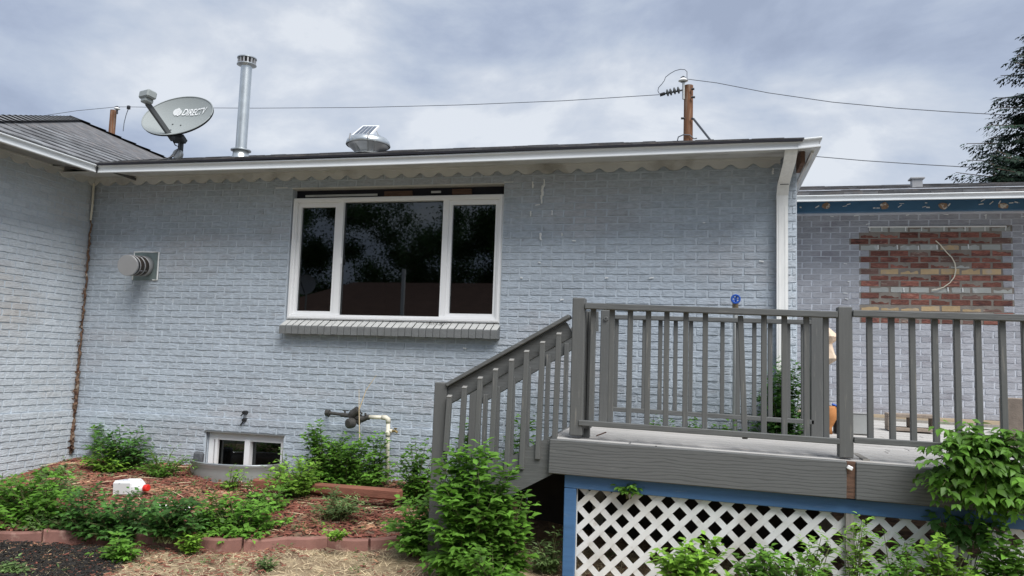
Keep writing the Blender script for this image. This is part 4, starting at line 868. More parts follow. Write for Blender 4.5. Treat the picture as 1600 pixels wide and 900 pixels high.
part('stair_leg', 'rawwood', lambda b: b.box(atY(802, 800, 5.6)+np.array([0, 0, -.1]), (.05, .05, .36)), 'reddish wood leg under the stair stringer')
# balusters on the outside of the near rail board
for tx, ty, bx, by in ((702.5, 619, 698, 705), (726, 605, 722, 705), (750.5, 590.5, 742, 745), (774.5, 577.5, 768, 752), (799.5, 562.5, 795, 745), (823, 549, 818.5, 733.5), (848, 535, 843.5, 717.5), (873.5, 521.5, 868, 700)):
    a = Vector(atY(tx, ty, 5.475)); c = Vector(atY(bx, by, 5.475)); o_ = part('baluster', 'gdeckv', lambda b: b.beam((a.x-.012, 5.478, c.z), (a.x, 5.478, a.z), .036, .036, up=(0, 1, 0), bev=.003)); part('end_grain', 'cutend', lambda b: b.box((a.x, 5.474, a.z+.001), (.034, .036, .006), rot=Matrix.Rotation(R(22), 3, 'X'), bev=.001), parent=o_)
# far side
fl = Vector(atY(752, 636, YS1)); fr_ = Vector(atY(888, 550, YS1)); ms2 = (fr_.z-fl.z)/(fr_.x-fl.x)
slope_board((fl.x-.05, fl.z+.075), (fr_.x+.12, fr_.z+.075+.12*ms2), .036, .14, 'rail_board', YS1); slope_board((fl.x-.05, fl.z+.165), (fr_.x+.12, fr_.z+.165+.12*ms2), .09, .030, 'hand_rail', YS1)
xf = atY(742, 660, YS1)[0]; post_plain(xf, YS1, .2, fl.z+.24)
for px in (760, 779, 802, 826, 856, 884):
    x = atY(px, 640, YS1)[0]; zt = fl.z+(x-fl.x)*ms2+.08; part('baluster', 'gdeckv', lambda b: b.box((x, YS1-.035, (zt+zt-.80)/2), (.036, .036, .80), bev=.003))
# ---- blue frame and lattice skirt
BT = lambda x: bt(x)-.245
part('blue_rail', 'blue', lambda b: b.beam((-.952, DY+.02, BT(-.95)-.048), (DXR, DY+.02, BT(DXR)-.048), .035, .094, bev=.004))
part('blue_post', 'blue', lambda b: b.box((-.910, DY+.018, (BT(-.95)-.098+.06)/2), (.084, .036, BT(-.95)-.098-.06), bev=.004))
part('skirt_post', 'greywood', lambda b: b.box((.900, DY+.03, .32), (.05, .05, .66)))
def clip(poly, x0, x1, z0, z1):
    for (ax, val, sg) in ((0, x0, 1), (0, x1, -1), (1, z0, 1), (1, z1, -1)):
        out = []
        for i in range(len(poly)):
            p, q = poly[i], poly[(i+1) % len(poly)]; dp, dq = (p[ax]-val)*sg, (q[ax]-val)*sg
            if dp >= 0: out.append(p)
            if dp*dq < 0: t = dp/(dp-dq); out.append((p[0]+(q[0]-p[0])*t, p[1]+(q[1]-p[1])*t))
        poly = out
        if len(poly) < 3: return None
    return poly
def lattice(x0, x1, z0, z1, ph, label):
    root = part('lattice_panel', 'latt', lambda b: (b.box((x0-.004, DY+.048, (z0+z1)/2), (.006, .014, z1-z0)), b.box((x1+.004, DY+.048, (z0+z1)/2), (.006, .014, z1-z0))), label)
    W2 = .041*math.sqrt(2)/2; PT = .154
    for sgn, yy in ((1, DY+.046), (-1, DY+.053)):
        c = x0-(z1-z0)-PT+ph; 
        while c < x1+(z1-z0)+PT:
            if sgn > 0: quad = [(c-W2, z0-.01), (c+W2, z0-.01), (c+W2+(z1-z0)+.02, z1+.01), (c-W2+(z1-z0)+.02, z1+.01)]
            else: quad = [(c-W2, z1+.01), (c-W2+(z1-z0)+.02, z0-.01), (c+W2+(z1-z0)+.02, z0-.01), (c+W2, z1+.01)][::-1]
            pl = clip(quad, x0, x1, z0, z1)
            if pl and len(pl) > 2:
                n = len(pl); b = mb('latt'); b.mesh([(p[0], yy-.003, p[1]) for p in pl]+[(p[0], yy+.003, p[1]) for p in pl], [tuple(range(n))[::-sgn*-1 if False else 1], tuple(range(2*n-1, n-1, -1))]+[(i, i+n, (i+1) % n+n, (i+1) % n) for i in range(n)]); b.build('lattice_strip', root)
            c += PT
lattice(-.862, .872, .03, .72, .03, 'white diagonal lattice panel beside the blue post')
lattice(.930, 2.9, .03, .70, .09, 'white diagonal lattice panel right of the grey wood post')
# planks along the wing wall
part('edge_plank', 'tan', lambda b: b.beam((XR+.15, YB-.05, 1.075), (DXR, YB-.05, 1.04), .06, .05)); part('edge_plank', 'greywood', lambda b: b.beam((XR+.15, YB-.16, 1.055), (DXR, YB-.16, 1.005), .10, .035))
# ------------------------------------------------------------------ things on the deck
def cinder(name, c, dims, rot, label):
    L_, D_, H_ = dims; root = empty(name, c, label, 'cinder block'); b = mb('cinder')
    # block lies with its two cores facing along local Y
    t = .032; cw = (L_-3*t)/2
    q = rot
    def bx(cx, cz, w, h): b.box(Vector(c)+q @ Vector((cx, 0, cz)), (w, D_, h), rot=q, bev=.004)
    bx(0, H_/2-t/2, L_, t); bx(0, -H_/2+t/2, L_, t)
    for cx in (-L_/2+t/2, 0, L_/2-t/2): bx(cx, 0, t, H_-2*t)
    b.build('shell', root)
p = atY(1422, 663, 7.95); cinder('cinder_block', (p[0], 7.95, dz(p[0], 7.95)+.088), (.40, .19, .155), Matrix.Rotation(R(-3), 3, 'Z'), 'cinder block lying on its side on the deck below the bare brick patch')
q = Matrix.Rotation(R(62), 3, 'Z') @ Matrix.Rotation(R(90), 3, 'Y'); p = atY(1585, 650, 6.75); cinder('cinder_block', (p[0]+.03, 6.78, dz(p[0], 6.78)+.205), (.40, .20, .20), q, 'cinder block standing on end on the deck at the right edge')
p = atY(1330, 684, 7.35); root = empty('metal_box', (p[0], 7.35, dz(p[0], 7.35)), 'small grey metal box with dark ribbed side on the deck behind the middle post', 'box')
b = mb('dullsteel'); b.box((p[0]+.065, 7.35, dz(p[0], 7.35)+.09), (.18, .16, .17), bev=.006); b.build('body', root); b = mb('boxdark'); b.box((p[0]-.095, 7.30, dz(p[0], 7.35)+.09), (.085, .22, .175), bev=.004)
for k in range(3): b.box((p[0]-.14, 7.24+.05*k, dz(p[0], 7.35)+.09), (.012, .014, .15))
b.build('ribbed_side', root); b = mb('ventsteel'); b.box((p[0]+.065, 7.35, dz(p[0], 7.35)+.18), (.19, .17, .012), bev=.003); b.build('lid', root)
# folded umbrella
c = atY(1287, 560, 7.6); root = empty('folded_umbrella', (c[0], 7.6, dz(c[0], 7.6)), 'folded beige canvas umbrella mostly hidden behind the deck posts', 'umbrella'); hz = lambda py: atY(1290, py, 7.6)[2]
b = mb('canvas'); prof = [(.0, hz(506)), (.03, hz(510)), (.085, hz(520)), (.12, hz(526)), (.10, hz(532)), (.07, hz(537)), (.075, hz(541)), (.10, hz(552)), (.125, hz(560)), (.11, hz(563)), (.03, hz(572))]; n = 26; bs = len(b.v); vs = []; fs = []
for r_, z_ in prof:
    for k in range(n): a = 2*math.pi*k/n; rr = r_*(1+.16*math.cos(a*6.5+z_*9)); vs.append((c[0]+rr*math.cos(a), 7.6+rr*math.sin(a), z_))
for i in range(len(prof)-1):
    for k in range(n): fs.append((i*n+k, i*n+(k+1) % n, (i+1)*n+(k+1) % n, (i+1)*n+k))
b.mesh(vs, fs); b.build('canopy', root); b = mb('greywood'); b.tube([(c[0], 7.6, dz(c[0], 7.6)), (c[0], 7.6, hz(503))], .018, 8); b.build('pole', root)
# terracotta pot
c = atY(1294, 668, 7.2); root = empty('terracotta_pot', (c[0], 7.2, dz(c[0], 7.2)), 'orange terracotta urn with a blue rag on its rim between two deck posts', 'pot'); z0 = dz(c[0], 7.2)
b = mb('terra'); b.lathe([(0, z0), (.035, z0), (.03, z0+.05), (.045, z0+.08), (.075, z0+.14), (.085, z0+.19), (.075, z0+.215), (.08, z0+.235), (.06, z0+.236)], (c[0], 7.2, 0), 24); b.build('urn', root, smooth=True)
b = mb('bluemetal'); pp = atY(1304, 633, 7.15); b.box(pp, (.05, .03, .02), bev=.008, rot=Matrix.Rotation(R(20), 3, 'Y')); b.build('rag', root)
# loose curved wire on the wing wall
b = mb('cream'); pts = [atY(x, y, YB-.03) for x, y in ((1462, 376), (1470, 383), (1479, 394), (1487, 402), (1492, 411), (1493.5, 422), (1491, 433), (1484, 442), (1474, 449), (1464, 452), (1456, 453.5))]; b.tube(pts, .006, 6); o = b.build('loose_cable'); tag(o, 'loose curved white cable hanging over the bare red brick patch', 'cable')
# ------------------------------------------------------------------ garden bits
def jug():
    p = Vector(atG(210, 774)); z = p.z+.065; root = empty('plastic_jug', (p.x, p.y, p.z), 'white plastic jug with a red cap lying on the red mulch', 'jug'); ax = Vector((.95, -.15, .08)).normalized(); up = Vector((0, 0, 1)); sd_ = up.cross(ax).normalized(); c = Vector((p.x-.02, p.y, z))
    q = Matrix((ax, sd_, ax.cross(sd_))).transposed(); b = mb('jug'); b.box(c-ax*.055, (.25, .15, .14), rot=q, bev=.022)
    b.lathe([(.076, .06), (.068, .085), (.036, .125), (.024, .135), (.022, .155)], c, 16, axis=ax); b.box(c+ax*.02+sd_*.0+ax.cross(sd_)*.068, (.15, .03, .026), rot=q, bev=.008); b.build('body', root)
    b = MB().use(mat('faded_jug_label', (.55, .58, .66), .5, vary=.2, vscale=30., col2=[((.75, .62, .12), 40., .6, .62), ((.10, .14, .30), 55., .60, .63)])); b.box(c-ax*.06+ax.cross(sd_)*.0705, (.14, .10, .002), rot=q); b.build('printed_label', root)
    b = mb('redcap'); b.lathe([(.024, .142), (.030, .143), (.030, .178), (.022, .183), (0, .183)], c, 18, axis=ax); b.build('cap', root)
jug()
for i, (px, py, lab) in enumerate(((247, 797, 'left'), (258, 799, 'middle'), (276, 800, 'right'), (292, 801, 'far right'))):
    p = Vector(atG(px, py+4)); b = mb('caulk'); n = 7; pts = []
    for k in range(n): a = 2*math.pi*k/n; r_ = rng.uniform(.02, .045); pts.append((p.x+math.cos(a)*r_, p.y+math.sin(a)*r_*.6, p.z+.05+rng.uniform(-.01, .02)))
    b.mesh(pts+[(p.x, p.y, p.z+.075)]+[(q[0], q[1], q[2]-.006) for q in pts], [(k, (k+1) % n, n) for k in range(n)]+[(k, n+1+k, n+1+(k+1) % n, (k+1) % n) for k in range(n)]); o = b.build('paper_scrap')
    tag(o, {'left': 'leftmost scrap of white paper litter in the weeds below the jug', 'middle': 'second from left of the white paper scraps in the weeds', 'right': 'third from left of the white paper scraps in the weeds', 'far right': 'rightmost scrap of white paper litter in the weeds'}[lab], 'litter', 'white litter scraps')
# landscape timber
p0 = Vector(atG(398, 760)); p1 = Vector(atG(626, 779)); b = mb('timber'); b.beam((p0.x, p0.y, p0.z+.03), (p1.x, p1.y, p1.z+.03), .09, .09, bev=.015); o = b.build('landscape_timber'); tag(o, 'long red-brown landscape timber lying in front of the gas pipe', 'timber')
# edging blocks
segs = []; L_ = .0; pts = []
for a, c in zip(ep[:-1], ep[1:]):
    n = max(2, int((c-a).length/.02)); pts += [a.lerp(c, i/n) for i in range(n)]
pts.append(ep[-1]); cum = [0]
for a, c in zip(pts[:-1], pts[1:]): cum.append(cum[-1]+(c-a).length)
nb = int(cum[-1]/.30); EL = ['at the far left edge of the frame', 'under the left weeds', 'beside the black compost', 'left of the small weed that grows over the edging', 'behind the small weed over the edging', 'just right of the small overhanging weed', 'below the white paper scraps', 'where the row dips by the pebbles', 'below the leafy weed in the middle of the bed', 'right of the middle weed', 'in front of the bare red mulch', 'third from the right end of the row', 'second from the right end of the row', 'at the right end of the row']
for i in range(nb):
    s0, s1 = cum[-1]*i/nb, cum[-1]*(i+1)/nb
    def at(s):
        j = max(0, min(len(cum)-2, next((k for k in range(len(cum)-1) if cum[k+1] >= s), len(cum)-2))); t = (s-cum[j])/max(cum[j+1]-cum[j], 1e-6); return pts[j].lerp(pts[j+1], t)
    a, c = at(s0+.003), at(s1-.003); d = (c-a); ln = d.length; d.normalize(); nrm = Vector((d.y, -d.x, 0)); b = mb('edge'); K = 8; vs = []; fs = []; zb = -.04; zt = .135+rng.uniform(-.008, .008); tilt = rng.uniform(-.022, .022)
    for k in range(K+1):
        t = k/K; o_ = a+d*ln*t+nrm*.035*math.sin(math.pi*t); zz_ = zt+tilt*(t-.5)
        for (w, z_) in ((.028, zb), (.028, zz_-.012), (.020, zz_), (-.020, zz_), (-.028, zz_-.012), (-.028, zb)): q = o_+nrm*w; vs.append((q.x, q.y, z_))
    for k in range(K):
        for j in range(5): fs.append((k*6+j, (k+1)*6+j, (k+1)*6+j+1, k*6+j+1))
    fs.append(tuple(range(6))); fs.append(tuple(range(K*6+5, K*6-1, -1))); b.mesh(vs, fs); o = b.build('edging_block')
    tag(o, 'brick-red curved edging block '+EL[int(i*len(EL)/nb) if nb > len(EL) else i+len(EL)-nb], 'edging block', 'concrete edging blocks along the mulch bed')
build_ground()
# scatter
def scatter(name, n, region, T, F, smin, smax, mt_, flat=.25, toner=(.6, 1.3), kindlab=None, zoff=.004, up=0.):
    P = []; 
    while len(P) < n:
        x, y = region()
        P.append((x, y, gh(x, y)+zoff+rng.random()**2*.02))
    P = np.array(P); a = nr.rand(len(P))*2*math.pi; tilt = (nr.rand(len(P))-.5)*2*flat+up*nr.rand(len(P))
    ax = np.stack([np.cos(a)*np.cos(tilt), np.sin(a)*np.cos(tilt), np.sin(tilt)], 1); ref = np.tile([0, 0, 1.], (len(P), 1))+(nr.rand(len(P), 3)-.5)*.9; ay = norm(np.cross(ref, ax)); az = np.cross(ax, ay)
    me = instmesh(name, T, F, P, ax, ay, az, smin+nr.rand(len(P))*(smax-smin), toner[0]+nr.rand(len(P))*(toner[1]-toner[0]), MT[mt_]); o = bpy.data.objects.new(name, me); COL.objects.link(o); tag(o, kindlab[0], kindlab[1], kind='stuff')
chipT = [(-.5, -.14, 0), (.5, -.10, 0), (.42, .13, 0), (-.45, .12, 0), (-.48, -.1, .10), (.5, -.06, .09), (.4, .1, .11), (-.42, .1, .08)]; chipF = [(4, 5, 6, 7), (0, 1, 5, 4), (1, 2, 6, 5), (2, 3, 7, 6), (3, 0, 4, 7)]
def bed():
    while True:
        x = rng.uniform(-6.5, -1.9); y = rng.uniform(4.4, 7.15)
        if y > edgeY(x)+.05 and not (x > -2.3 and y < 5.9): return x, y
scatter('mulch_chips', 15000, bed, chipT, chipF, .018, .075, 'chip', kindlab=('reddish wood chip mulch covering the raised bed', 'mulch'))
scatter('dry_stems', 900, bed, [(-.5, -.012, 0), (.5, -.010, 0), (.5, .010, 0), (-.5, .012, 0), (0, 0, .02)], [(0, 1, 4), (1, 2, 4), (2, 3, 4), (3, 0, 4)], .05, .22, 'straw', flat=.12, kindlab=('loose dry straw stems lying on the mulch', 'straw'), zoff=.015)
def lawn():
    while True:
        x = rng.uniform(-5.2, 1.2); y = rng.uniform(3.9, 6.2)
        if y < edgeY(x)-.04 or (x > -2.35 and y < 6.8): return x, y
scatter('dead_grass', 26000, lawn, [(-.5, -.02, 0), (0, -.02, .04), (.5, 0, 0), (0, .02, .04), (-.5, .02, 0)], [(0, 1, 3, 4), (1, 2, 3)], .03, .10, 'straw', flat=.3, toner=(.45, 1.35), kindlab=('matted dead straw-coloured grass in front of the bed', 'grass'), zoff=.002, up=.35)
def lawnred():
    while True:
        x, y = lawn()
        if rng.random() < (.9 if x < -2.9 else .15): return x, y
scatter('stray_chips', 2600, lawnred, chipT, chipF, .015, .05, 'chip', kindlab=('red wood chips strewn over the dead grass', 'mulch'), zoff=.012)
def black():
    while True:
        x = rng.uniform(-5.2, -3.55); y = rng.uniform(3.8, 5.2)
        e = edgeY(x)-.07
        if y < e and (x+4.55)**2/.50+(y-4.45)**2/.35 < 1+rng.uniform(-.15, .25): return x, y
scatter('compost', 9000, black, chipT, chipF, .012, .04, 'compost', kindlab=('patch of black compost in front of the edging at the left', 'compost'), zoff=.018, toner=(.5, 2.))
# ------------------------------------------------------------------ plants
LT = np.array([(0, 0, 0), (-.31, .33, .06), (.31, .33, .06), (0, .36, -.02), (-.20, .68, .02), (.20, .68, .02), (0, .72, -.05), (0, 1.05, -.16)])
LFc = [(0, 3, 1), (0, 2, 3), (1, 3, 6, 4), (3, 2, 5, 6), (4, 6, 7), (6, 5, 7)]
LNARROW = LT*np.array([.55, 1, 1])
PL = 0
def plant(name, label, cat, base, h, rx, ry, nst, ls, mt_, t0=.25, indiv=0, narrow=False, lean=(0, 0), cz=None, droop=.25, node=.055, group=None, hz_=.45, tone=(.65, 1.35), extent=None):
    """a leafy plant: curved stems from one root, leaf triplets along them"""
    global PL; PL += 1; r = np.random.RandomState(100+PL); base = np.array([float(a) for a in base]); root = empty(name, base, label, cat, group)
    cz = h*(.86-hz_) if cz is None else cz; st = mb('stem'); pos = []; dr = []; nm = []; sz = []; tn = []
    for s in range(nst):
        while True:
            q = r.rand(3)*2-1
            if (q**2).sum() < 1: break
        q = q/np.linalg.norm(q)*(.45+.55*r.rand()**.5)
        if cz < h*.6 and q[2] < -.2: q[2] *= .6
        end = base+np.array([lean[0]+q[0]*rx, lean[1]+q[1]*ry, cz+q[2]*(h-cz)]); b0 = base+np.array([r.uniform(-.25, .25)*rx, r.uniform(-.25, .25)*ry, -.02])
        if cz > 0 and end[2] < base[2]+.04: end[2] = base[2]+.04+.05*r.rand()
        mid = (b0+end)/2+np.array([-q[0]*rx*.15, -q[1]*ry*.15, h*.14]); P3 = lambda t: (1-t)**2*b0+2*t*(1-t)*mid+t*t*end
        ln = np.linalg.norm(end-b0); n = max(3, int(ln*(1-t0)/node)); st.tube([P3(t) for t in (0, .35, .7, 1)], [.004+.003*h, .004, .003, .002], 4, caps=False); tn0 = r.uniform(*tone)*(.7 if r.rand() < .25 else 1)
        ang = r.rand()*6.28
        for i in range(n+1):
            t = t0+(1-t0)*i/n; p = P3(min(t, 1)); tg = norm(P3(min(t+.02, 1.02))-P3(t-.02)); ang += 2.4
            for side in (0, math.pi):
                a = ang+side+r.uniform(-.4, .4); o = np.array([math.cos(a), math.sin(a), .15+r.uniform(-.3, .4)]); o = norm(o+tg*.5); tip = p+o*ls*r.uniform(.5, 1.0)
                L3 = 3 if r.rand() < .7 else 1
                for k in range(L3):
                    rot = (-.9, 0, .9)[k] if L3 == 3 else 0; lat = np.cross(o, [0, 0, 1.]); lat = norm(lat); d = norm(o*math.cos(rot)+lat*math.sin(rot)+np.array([0, 0, -droop*r.uniform(.2, 1.6)]))
                    pos.append(tip if k == 1 else p+(tip-p)*.6); dr.append(d); nm.append(norm(np.array([r.uniform(-.5, .5), r.uniform(-.6, .2), 1.]))); sz.append(ls*r.uniform(.6, 1.15)*(1-.25*(t > .93))); tn.append(tn0*r.uniform(.8, 1.25)*(1.12 if t > .85 else 1))
    st.build('stem', root)
    pos, dr, nm, sz, tn = map(np.array, (pos, dr, nm, sz, tn)); ax = norm(np.cross(dr, nm)); az = np.cross(ax, dr)
    keep = pos[:, 2] > np.array([gh(a, b_)+.005 for a, b_ in pos[:, :2]]); pos, dr, sz, tn, ax, az = (q[keep] for q in (pos, dr, sz, tn, ax, az))
    tpl = LNARROW if narrow else LT
    if indiv:
        o_ = np.argsort(pos[:, 1]-.4*np.abs(sz)); ii = o_[:indiv]; rest = o_[indiv:]
        ms = [instmesh('leaf_shape', tpl, LFc, np.zeros((1, 3)), np.array([[1., 0, 0]]), np.array([[0, 1., 0]]), np.array([[0, 0, 1.]]), np.ones(1), np.array([tv]), MT[mt_]) for tv in (.75, 1., 1.3)]
        for i in ii:
            o = bpy.data.objects.new('leaf', ms[min(2, max(0, int((tn[i]-.6)/.3)))]); COL.objects.link(o); o.parent = root; s_ = float(sz[i]); p = pos[i]-base
            o.matrix_local = Matrix(((ax[i][0]*s_, dr[i][0]*s_, az[i][0]*s_, p[0]), (ax[i][1]*s_, dr[i][1]*s_, az[i][1]*s_, p[1]), (ax[i][2]*s_, dr[i][2]*s_, az[i][2]*s_, p[2]), (0, 0, 0, 1)))
    else: rest = np.arange(len(pos))
    if len(rest):
        me = instmesh('leaves', tpl, LFc, pos[rest], ax[rest], dr[rest], az[rest], sz[rest], tn[rest], MT[mt_], base); o = bpy.data.objects.new('leaf', me); COL.objects.link(o); o.parent = root; tag(o, kind='stuff')
    return root
def pg(px, pyb, pyt, wpx, nst, ls, mt_, label, Y=None, name='weed', cat='weed', indiv=0, dep=.8, **k):
    b = atG(px, pyb) if Y is None else atY(px, pyb, Y)
    if Y is not None: b[2] = gh(b[0], b[1])
    zc = float(np.dot(b-CAM, AF)); top = atY(px, pyt, b[1])[2]; h = top-b[2]; w = wpx/2*zc/FPX*1.05; ls *= 1.15; nst = int(nst*1.35)
    return plant(name, label, cat, b, h, w, w*dep, nst, ls, mt_, indiv=indiv, **k)
def seedlings():
    r = np.random.RandomState(77); P = []; D = []; Z = []; T_ = []
    for _ in range(330):
        x, y = bed() if r.rand() < .8 else lawn(); nL = r.randint(5, 16); sp_ = r.uniform(.02, .07)
        for k in range(nL):
            a = r.rand()*6.28; P.append((x+math.cos(a)*sp_*r.rand(), y+math.sin(a)*sp_*r.rand(), gh(x, y)+.01+r.rand()*sp_*.9)); D.append((math.cos(a), math.sin(a), r.uniform(-.1, .9))); Z.append(r.uniform(.018, .045)); T_.append(r.uniform(.6, 1.4))
    P, D, Z, T_ = np.array(P), norm(np.array(D)), np.array(Z), np.array(T_); nm = norm(np.stack([r.uniform(-.4, .4, len(P)), r.uniform(-.4, .4, len(P)), np.ones(len(P))], 1)); ax = norm(np.cross(D, nm)); az = np.cross(ax, D)
    me = instmesh('seedlings', LNARROW, LFc, P, ax, D, az, Z, T_, MT['leafgrey']); o = bpy.data.objects.new('seedlings', me); COL.objects.link(o); tag(o, 'tiny scattered weed seedlings over the mulch and dead grass', 'weeds', kind='stuff')
seedlings()
# around the stairs
pg(735, 888, 684, 165, 85, .070, 'leafmid', 'big bright green bush climbing over the stair post and balusters', Y=5.18, name='bush', cat='bush', indiv=300, dep=.55, tone=(.7, 1.4), hz_=.55, t0=.3, node=.06)
pg(790, 890, 752, 95, 30, .062, 'leafmid', 'green bush against the stair stringer at the right of the big bush', Y=5.25, name='bush', cat='bush', dep=.6)
pg(665, 872, 765, 135, 50, .062, 'leafmid', 'green bush spilling over the right end of the edging blocks', Y=5.62, name='bush', cat='bush', dep=.7, hz_=.5)
pg(765, 905, 842, 115, 30, .05, 'leafmid', 'low green bush at the bottom of the frame under the stairs', Y=4.95, name='bush', cat='bush')
pg(655, 757, 678, 90, 34, .052, 'leafmid', 'dark green bush behind the lower stair post by the wall', Y=6.55, name='bush', cat='bush', dep=.6)
pg(722, 757, 652, 60, 16, .052, 'leafmid', 'tall plant seen through the lowest stair balusters', Y=6.85, dep=.5)
pg(815, 740, 640, 70, 18, .055, 'leafmid', 'plant seen through the upper stair balusters by the wall', Y=6.92, dep=.4)
pg(858, 884, 822, 52, 18, .045, 'leafgrey', 'grey-green weed growing in the dark gap left of the blue post', narrow=True, cat='weed', Y=5.6)
pg(775, 770, 700, 90, 24, .055, 'leafmid', 'leafy weed growing through the middle stair balusters', Y=6.2, dep=.5)
# by the wall
pg(505, 752, 645, 90, 40, .052, 'leafmid', 'tall dark green bush under the black end of the gas pipe', Y=6.92, name='bush', cat='bush', dep=.45, hz_=.55)
pg(545, 755, 680, 150, 60, .052, 'leafmid', 'broad dark green bush in front of the gas regulator', Y=6.8, name='bush', cat='bush', dep=.4, hz_=.5)
pg(583, 755, 662, 45, 14, .05, 'leafmid', 'narrow green plant just left of the cream gas riser', Y=6.88, dep=.4)
pg(190, 730, 665, 115, 40, .055, 'leafdark', 'dark green weed by the inside corner of the house', Y=6.9, dep=.6)
pg(252, 738, 695, 95, 24, .045, 'leafmid', 'feathery weed left of the dark stone', Y=6.7, dep=.5, narrow=True)
pg(147, 715, 655, 22, 4, .055, 'leafmid', 'single sprig with round leaves against the wall near the corner vine', Y=7.08, dep=.2, t0=.75)
pg(165, 740, 700, 80, 16, .05, 'leaflite', 'low light green weed below the dark corner weed', Y=6.75, dep=.5)
pg(440, 736, 700, 26, 8, .035, 'leafgrey', 'thin weed at the right end of the window well', Y=6.75)
pg(362, 750, 722, 40, 7, .04, 'leaflite', 'sparse light weed in front of the window well', Y=6.55)
# the bed
pg(52, 836, 732, 165, 60, .055, 'leafmid', 'large weed clump at the left edge above the edging', name='weed', tone=(.8, 1.4))
pg(10, 800, 732, 110, 24, .045, 'leafmid', 'weed clump cut off by the left frame edge')
pg(85, 780, 732, 90, 22, .045, 'leafgrey', 'pale weed between the left clump and the side wall', narrow=True)
pg(70, 845, 795, 80, 20, .045, 'leafgrey', 'low grey-green weed just above the left edging blocks', narrow=True)
pg(132, 848, 758, 110, 36, .05, 'leafdark', 'dark weed left of the white jug')
pg(195, 850, 762, 140, 46, .05, 'leafdark', 'bushy dark weed below the white jug')
pg(258, 842, 765, 125, 40, .05, 'leafdark', 'dark weed around the white paper scraps')
pg(185, 878, 835, 62, 16, .048, 'leafmid', 'small green weed growing over the edging blocks')
pg(295, 868, 822, 36, 10, .042, 'leaflite', 'tiny light green weed in front of the edging')
pg(368, 852, 765, 155, 56, .052, 'leafmid', 'bright green weed clump in the middle of the bed', tone=(.85, 1.5))
pg(322, 835, 775, 60, 14, .045, 'leafmid', 'slim weed left of the middle clump')
pg(410, 800, 742, 90, 22, .045, 'leafmid', 'weed between the middle clump and the window well')
pg(462, 778, 705, 105, 36, .048, 'leaflite', 'light green weed leaning over the landscape timber')
pg(525, 808, 760, 110, 30, .04, 'leafgrey', 'flat grey-green weed right of the timber end', narrow=True)
pg(525, 842, 828, 45, 8, .03, 'leaflite', 'tiny grass tuft in the bare mulch')
pg(20, 900, 885, 70, 12, .035, 'leafgrey', 'small weed in the bottom left corner')
pg(415, 893, 872, 35, 6, .03, 'leafgrey', 'tiny grey weed in the dead grass')
pg(85, 745, 722, 60, 10, .035, 'leafgrey', 'low weed at the foot of the side wall')
# in front of the lattice
pg(1078, 935, 818, 125, 44, .055, 'leaflite', 'bright light green bush in front of the left lattice panel', Y=5.2, name='bush', cat='bush', dep=.45, tone=(.9, 1.5), hz_=.5)
pg(1185, 930, 835, 90, 24, .052, 'leafmid', 'green weeds right of the bright lattice bush', Y=5.25, dep=.4)
pg(1268, 935, 820, 80, 18, .05, 'leaflite', 'loose tall weed in front of the middle of the lattice', Y=5.22, dep=.4, narrow=True)
pg(1335, 935, 795, 60, 14, .05, 'leaflite', 'tall spindly weed standing before the grey skirt post', Y=5.22, dep=.4, narrow=True)
pg(1400, 935, 815, 85, 22, .05, 'leafmid', 'weed in front of the left part of the right lattice panel', Y=5.2, dep=.4, narrow=True)
pg(1478, 935, 832, 100, 26, .05, 'leaflite', 'weed in front of the centre of the right lattice panel', Y=5.15, dep=.4)
pg(1240, 940, 862, 110, 26, .045, 'leafmid', 'low weeds at the bottom of the frame below the skirt post', Y=5.1, dep=.4)
pg(1395, 940, 868, 110, 24, .045, 'leafmid', 'low weeds at the bottom edge before the right lattice panel', Y=5.05, dep=.4)
pg(1575, 935, 815, 95, 40, .06, 'leafmid', 'dense green weed in the bottom right corner', Y=5.25, dep=.4)
# overhanging shrub at the right
b = atY(1530, 700, 5.47)
plant('shrub', 'large leafy green shrub spilling over the deck beam at the right', 'shrub', b, .20, .44, .16, 120, .076, 'leafmid', t0=.30, indiv=300, lean=(-.02, -.20), cz=-.16, droop=.6, node=.06, tone=(.55, 1.3))
b = atY(1500, 850, 5.46); b[2] = gh(b[0], b[1])
plant('vine', 'dark creeper leaves hanging below the blue rail under the shrub', 'vine', b, .66, .26, .05, 12, .075, 'leafdark', t0=.75, lean=(.02, -.02), cz=.60, droop=.9)
# behind the rail
b = atY(1222, 700, 6.95); b[2] = gh(b[0], b[1])
plant('bush', 'tall dark green bush in front of the downspout behind the railing', 'bush', b, atY(1222, 548, 6.95)[2]-b[2], .25, .16, 60, .060, 'leafdark', t0=.35, cz=1.0, droop=.4, tone=(.6, 1.4))
for px, top, lab in ((1030, 648, 'green sprig behind the deck railing near its left end'), (1085, 652, 'second green sprig behind the railing from the left'), (1145, 655, 'low sprig behind the railing beside the standpipe')):
    b = atY(px, 700, 6.92); b[2] = gh(b[0], b[1]); plant('weed', lab, 'weed', b, atY(px, top, 6.92)[2]-b[2], .16, .1, 14, .055, 'leafmid', t0=.75, cz=atY(px, 672, 6.92)[2]-b[2])
b = atY(930, 780, 6.3); b[2] = gh(b[0], b[1])
plant('vine', 'creeper sprig poking through the lattice top near the blue post', 'vine', atY(985, 775, 5.5)-np.array([0, 0, .0]), .06, .12, .03, 6, .05, 'leafmid', t0=.5, cz=.02, droop=.6)
# dead twigs
b = mb('straw')
for pts_ in ([(562, 690, 6.95), (561, 640, 6.95), (561, 608, 6.95)], [(561, 640, 6.95), (572, 610, 6.95), (588, 586, 6.95)]): b.tube([atY(*q) for q in pts_], [.006, .004, .002], 5)
o = b.build('dead_stalk', tone=np.ones(len(b.v))); tag(o, 'thin dead forked stalk rising in front of the gas regulator', 'stalk')
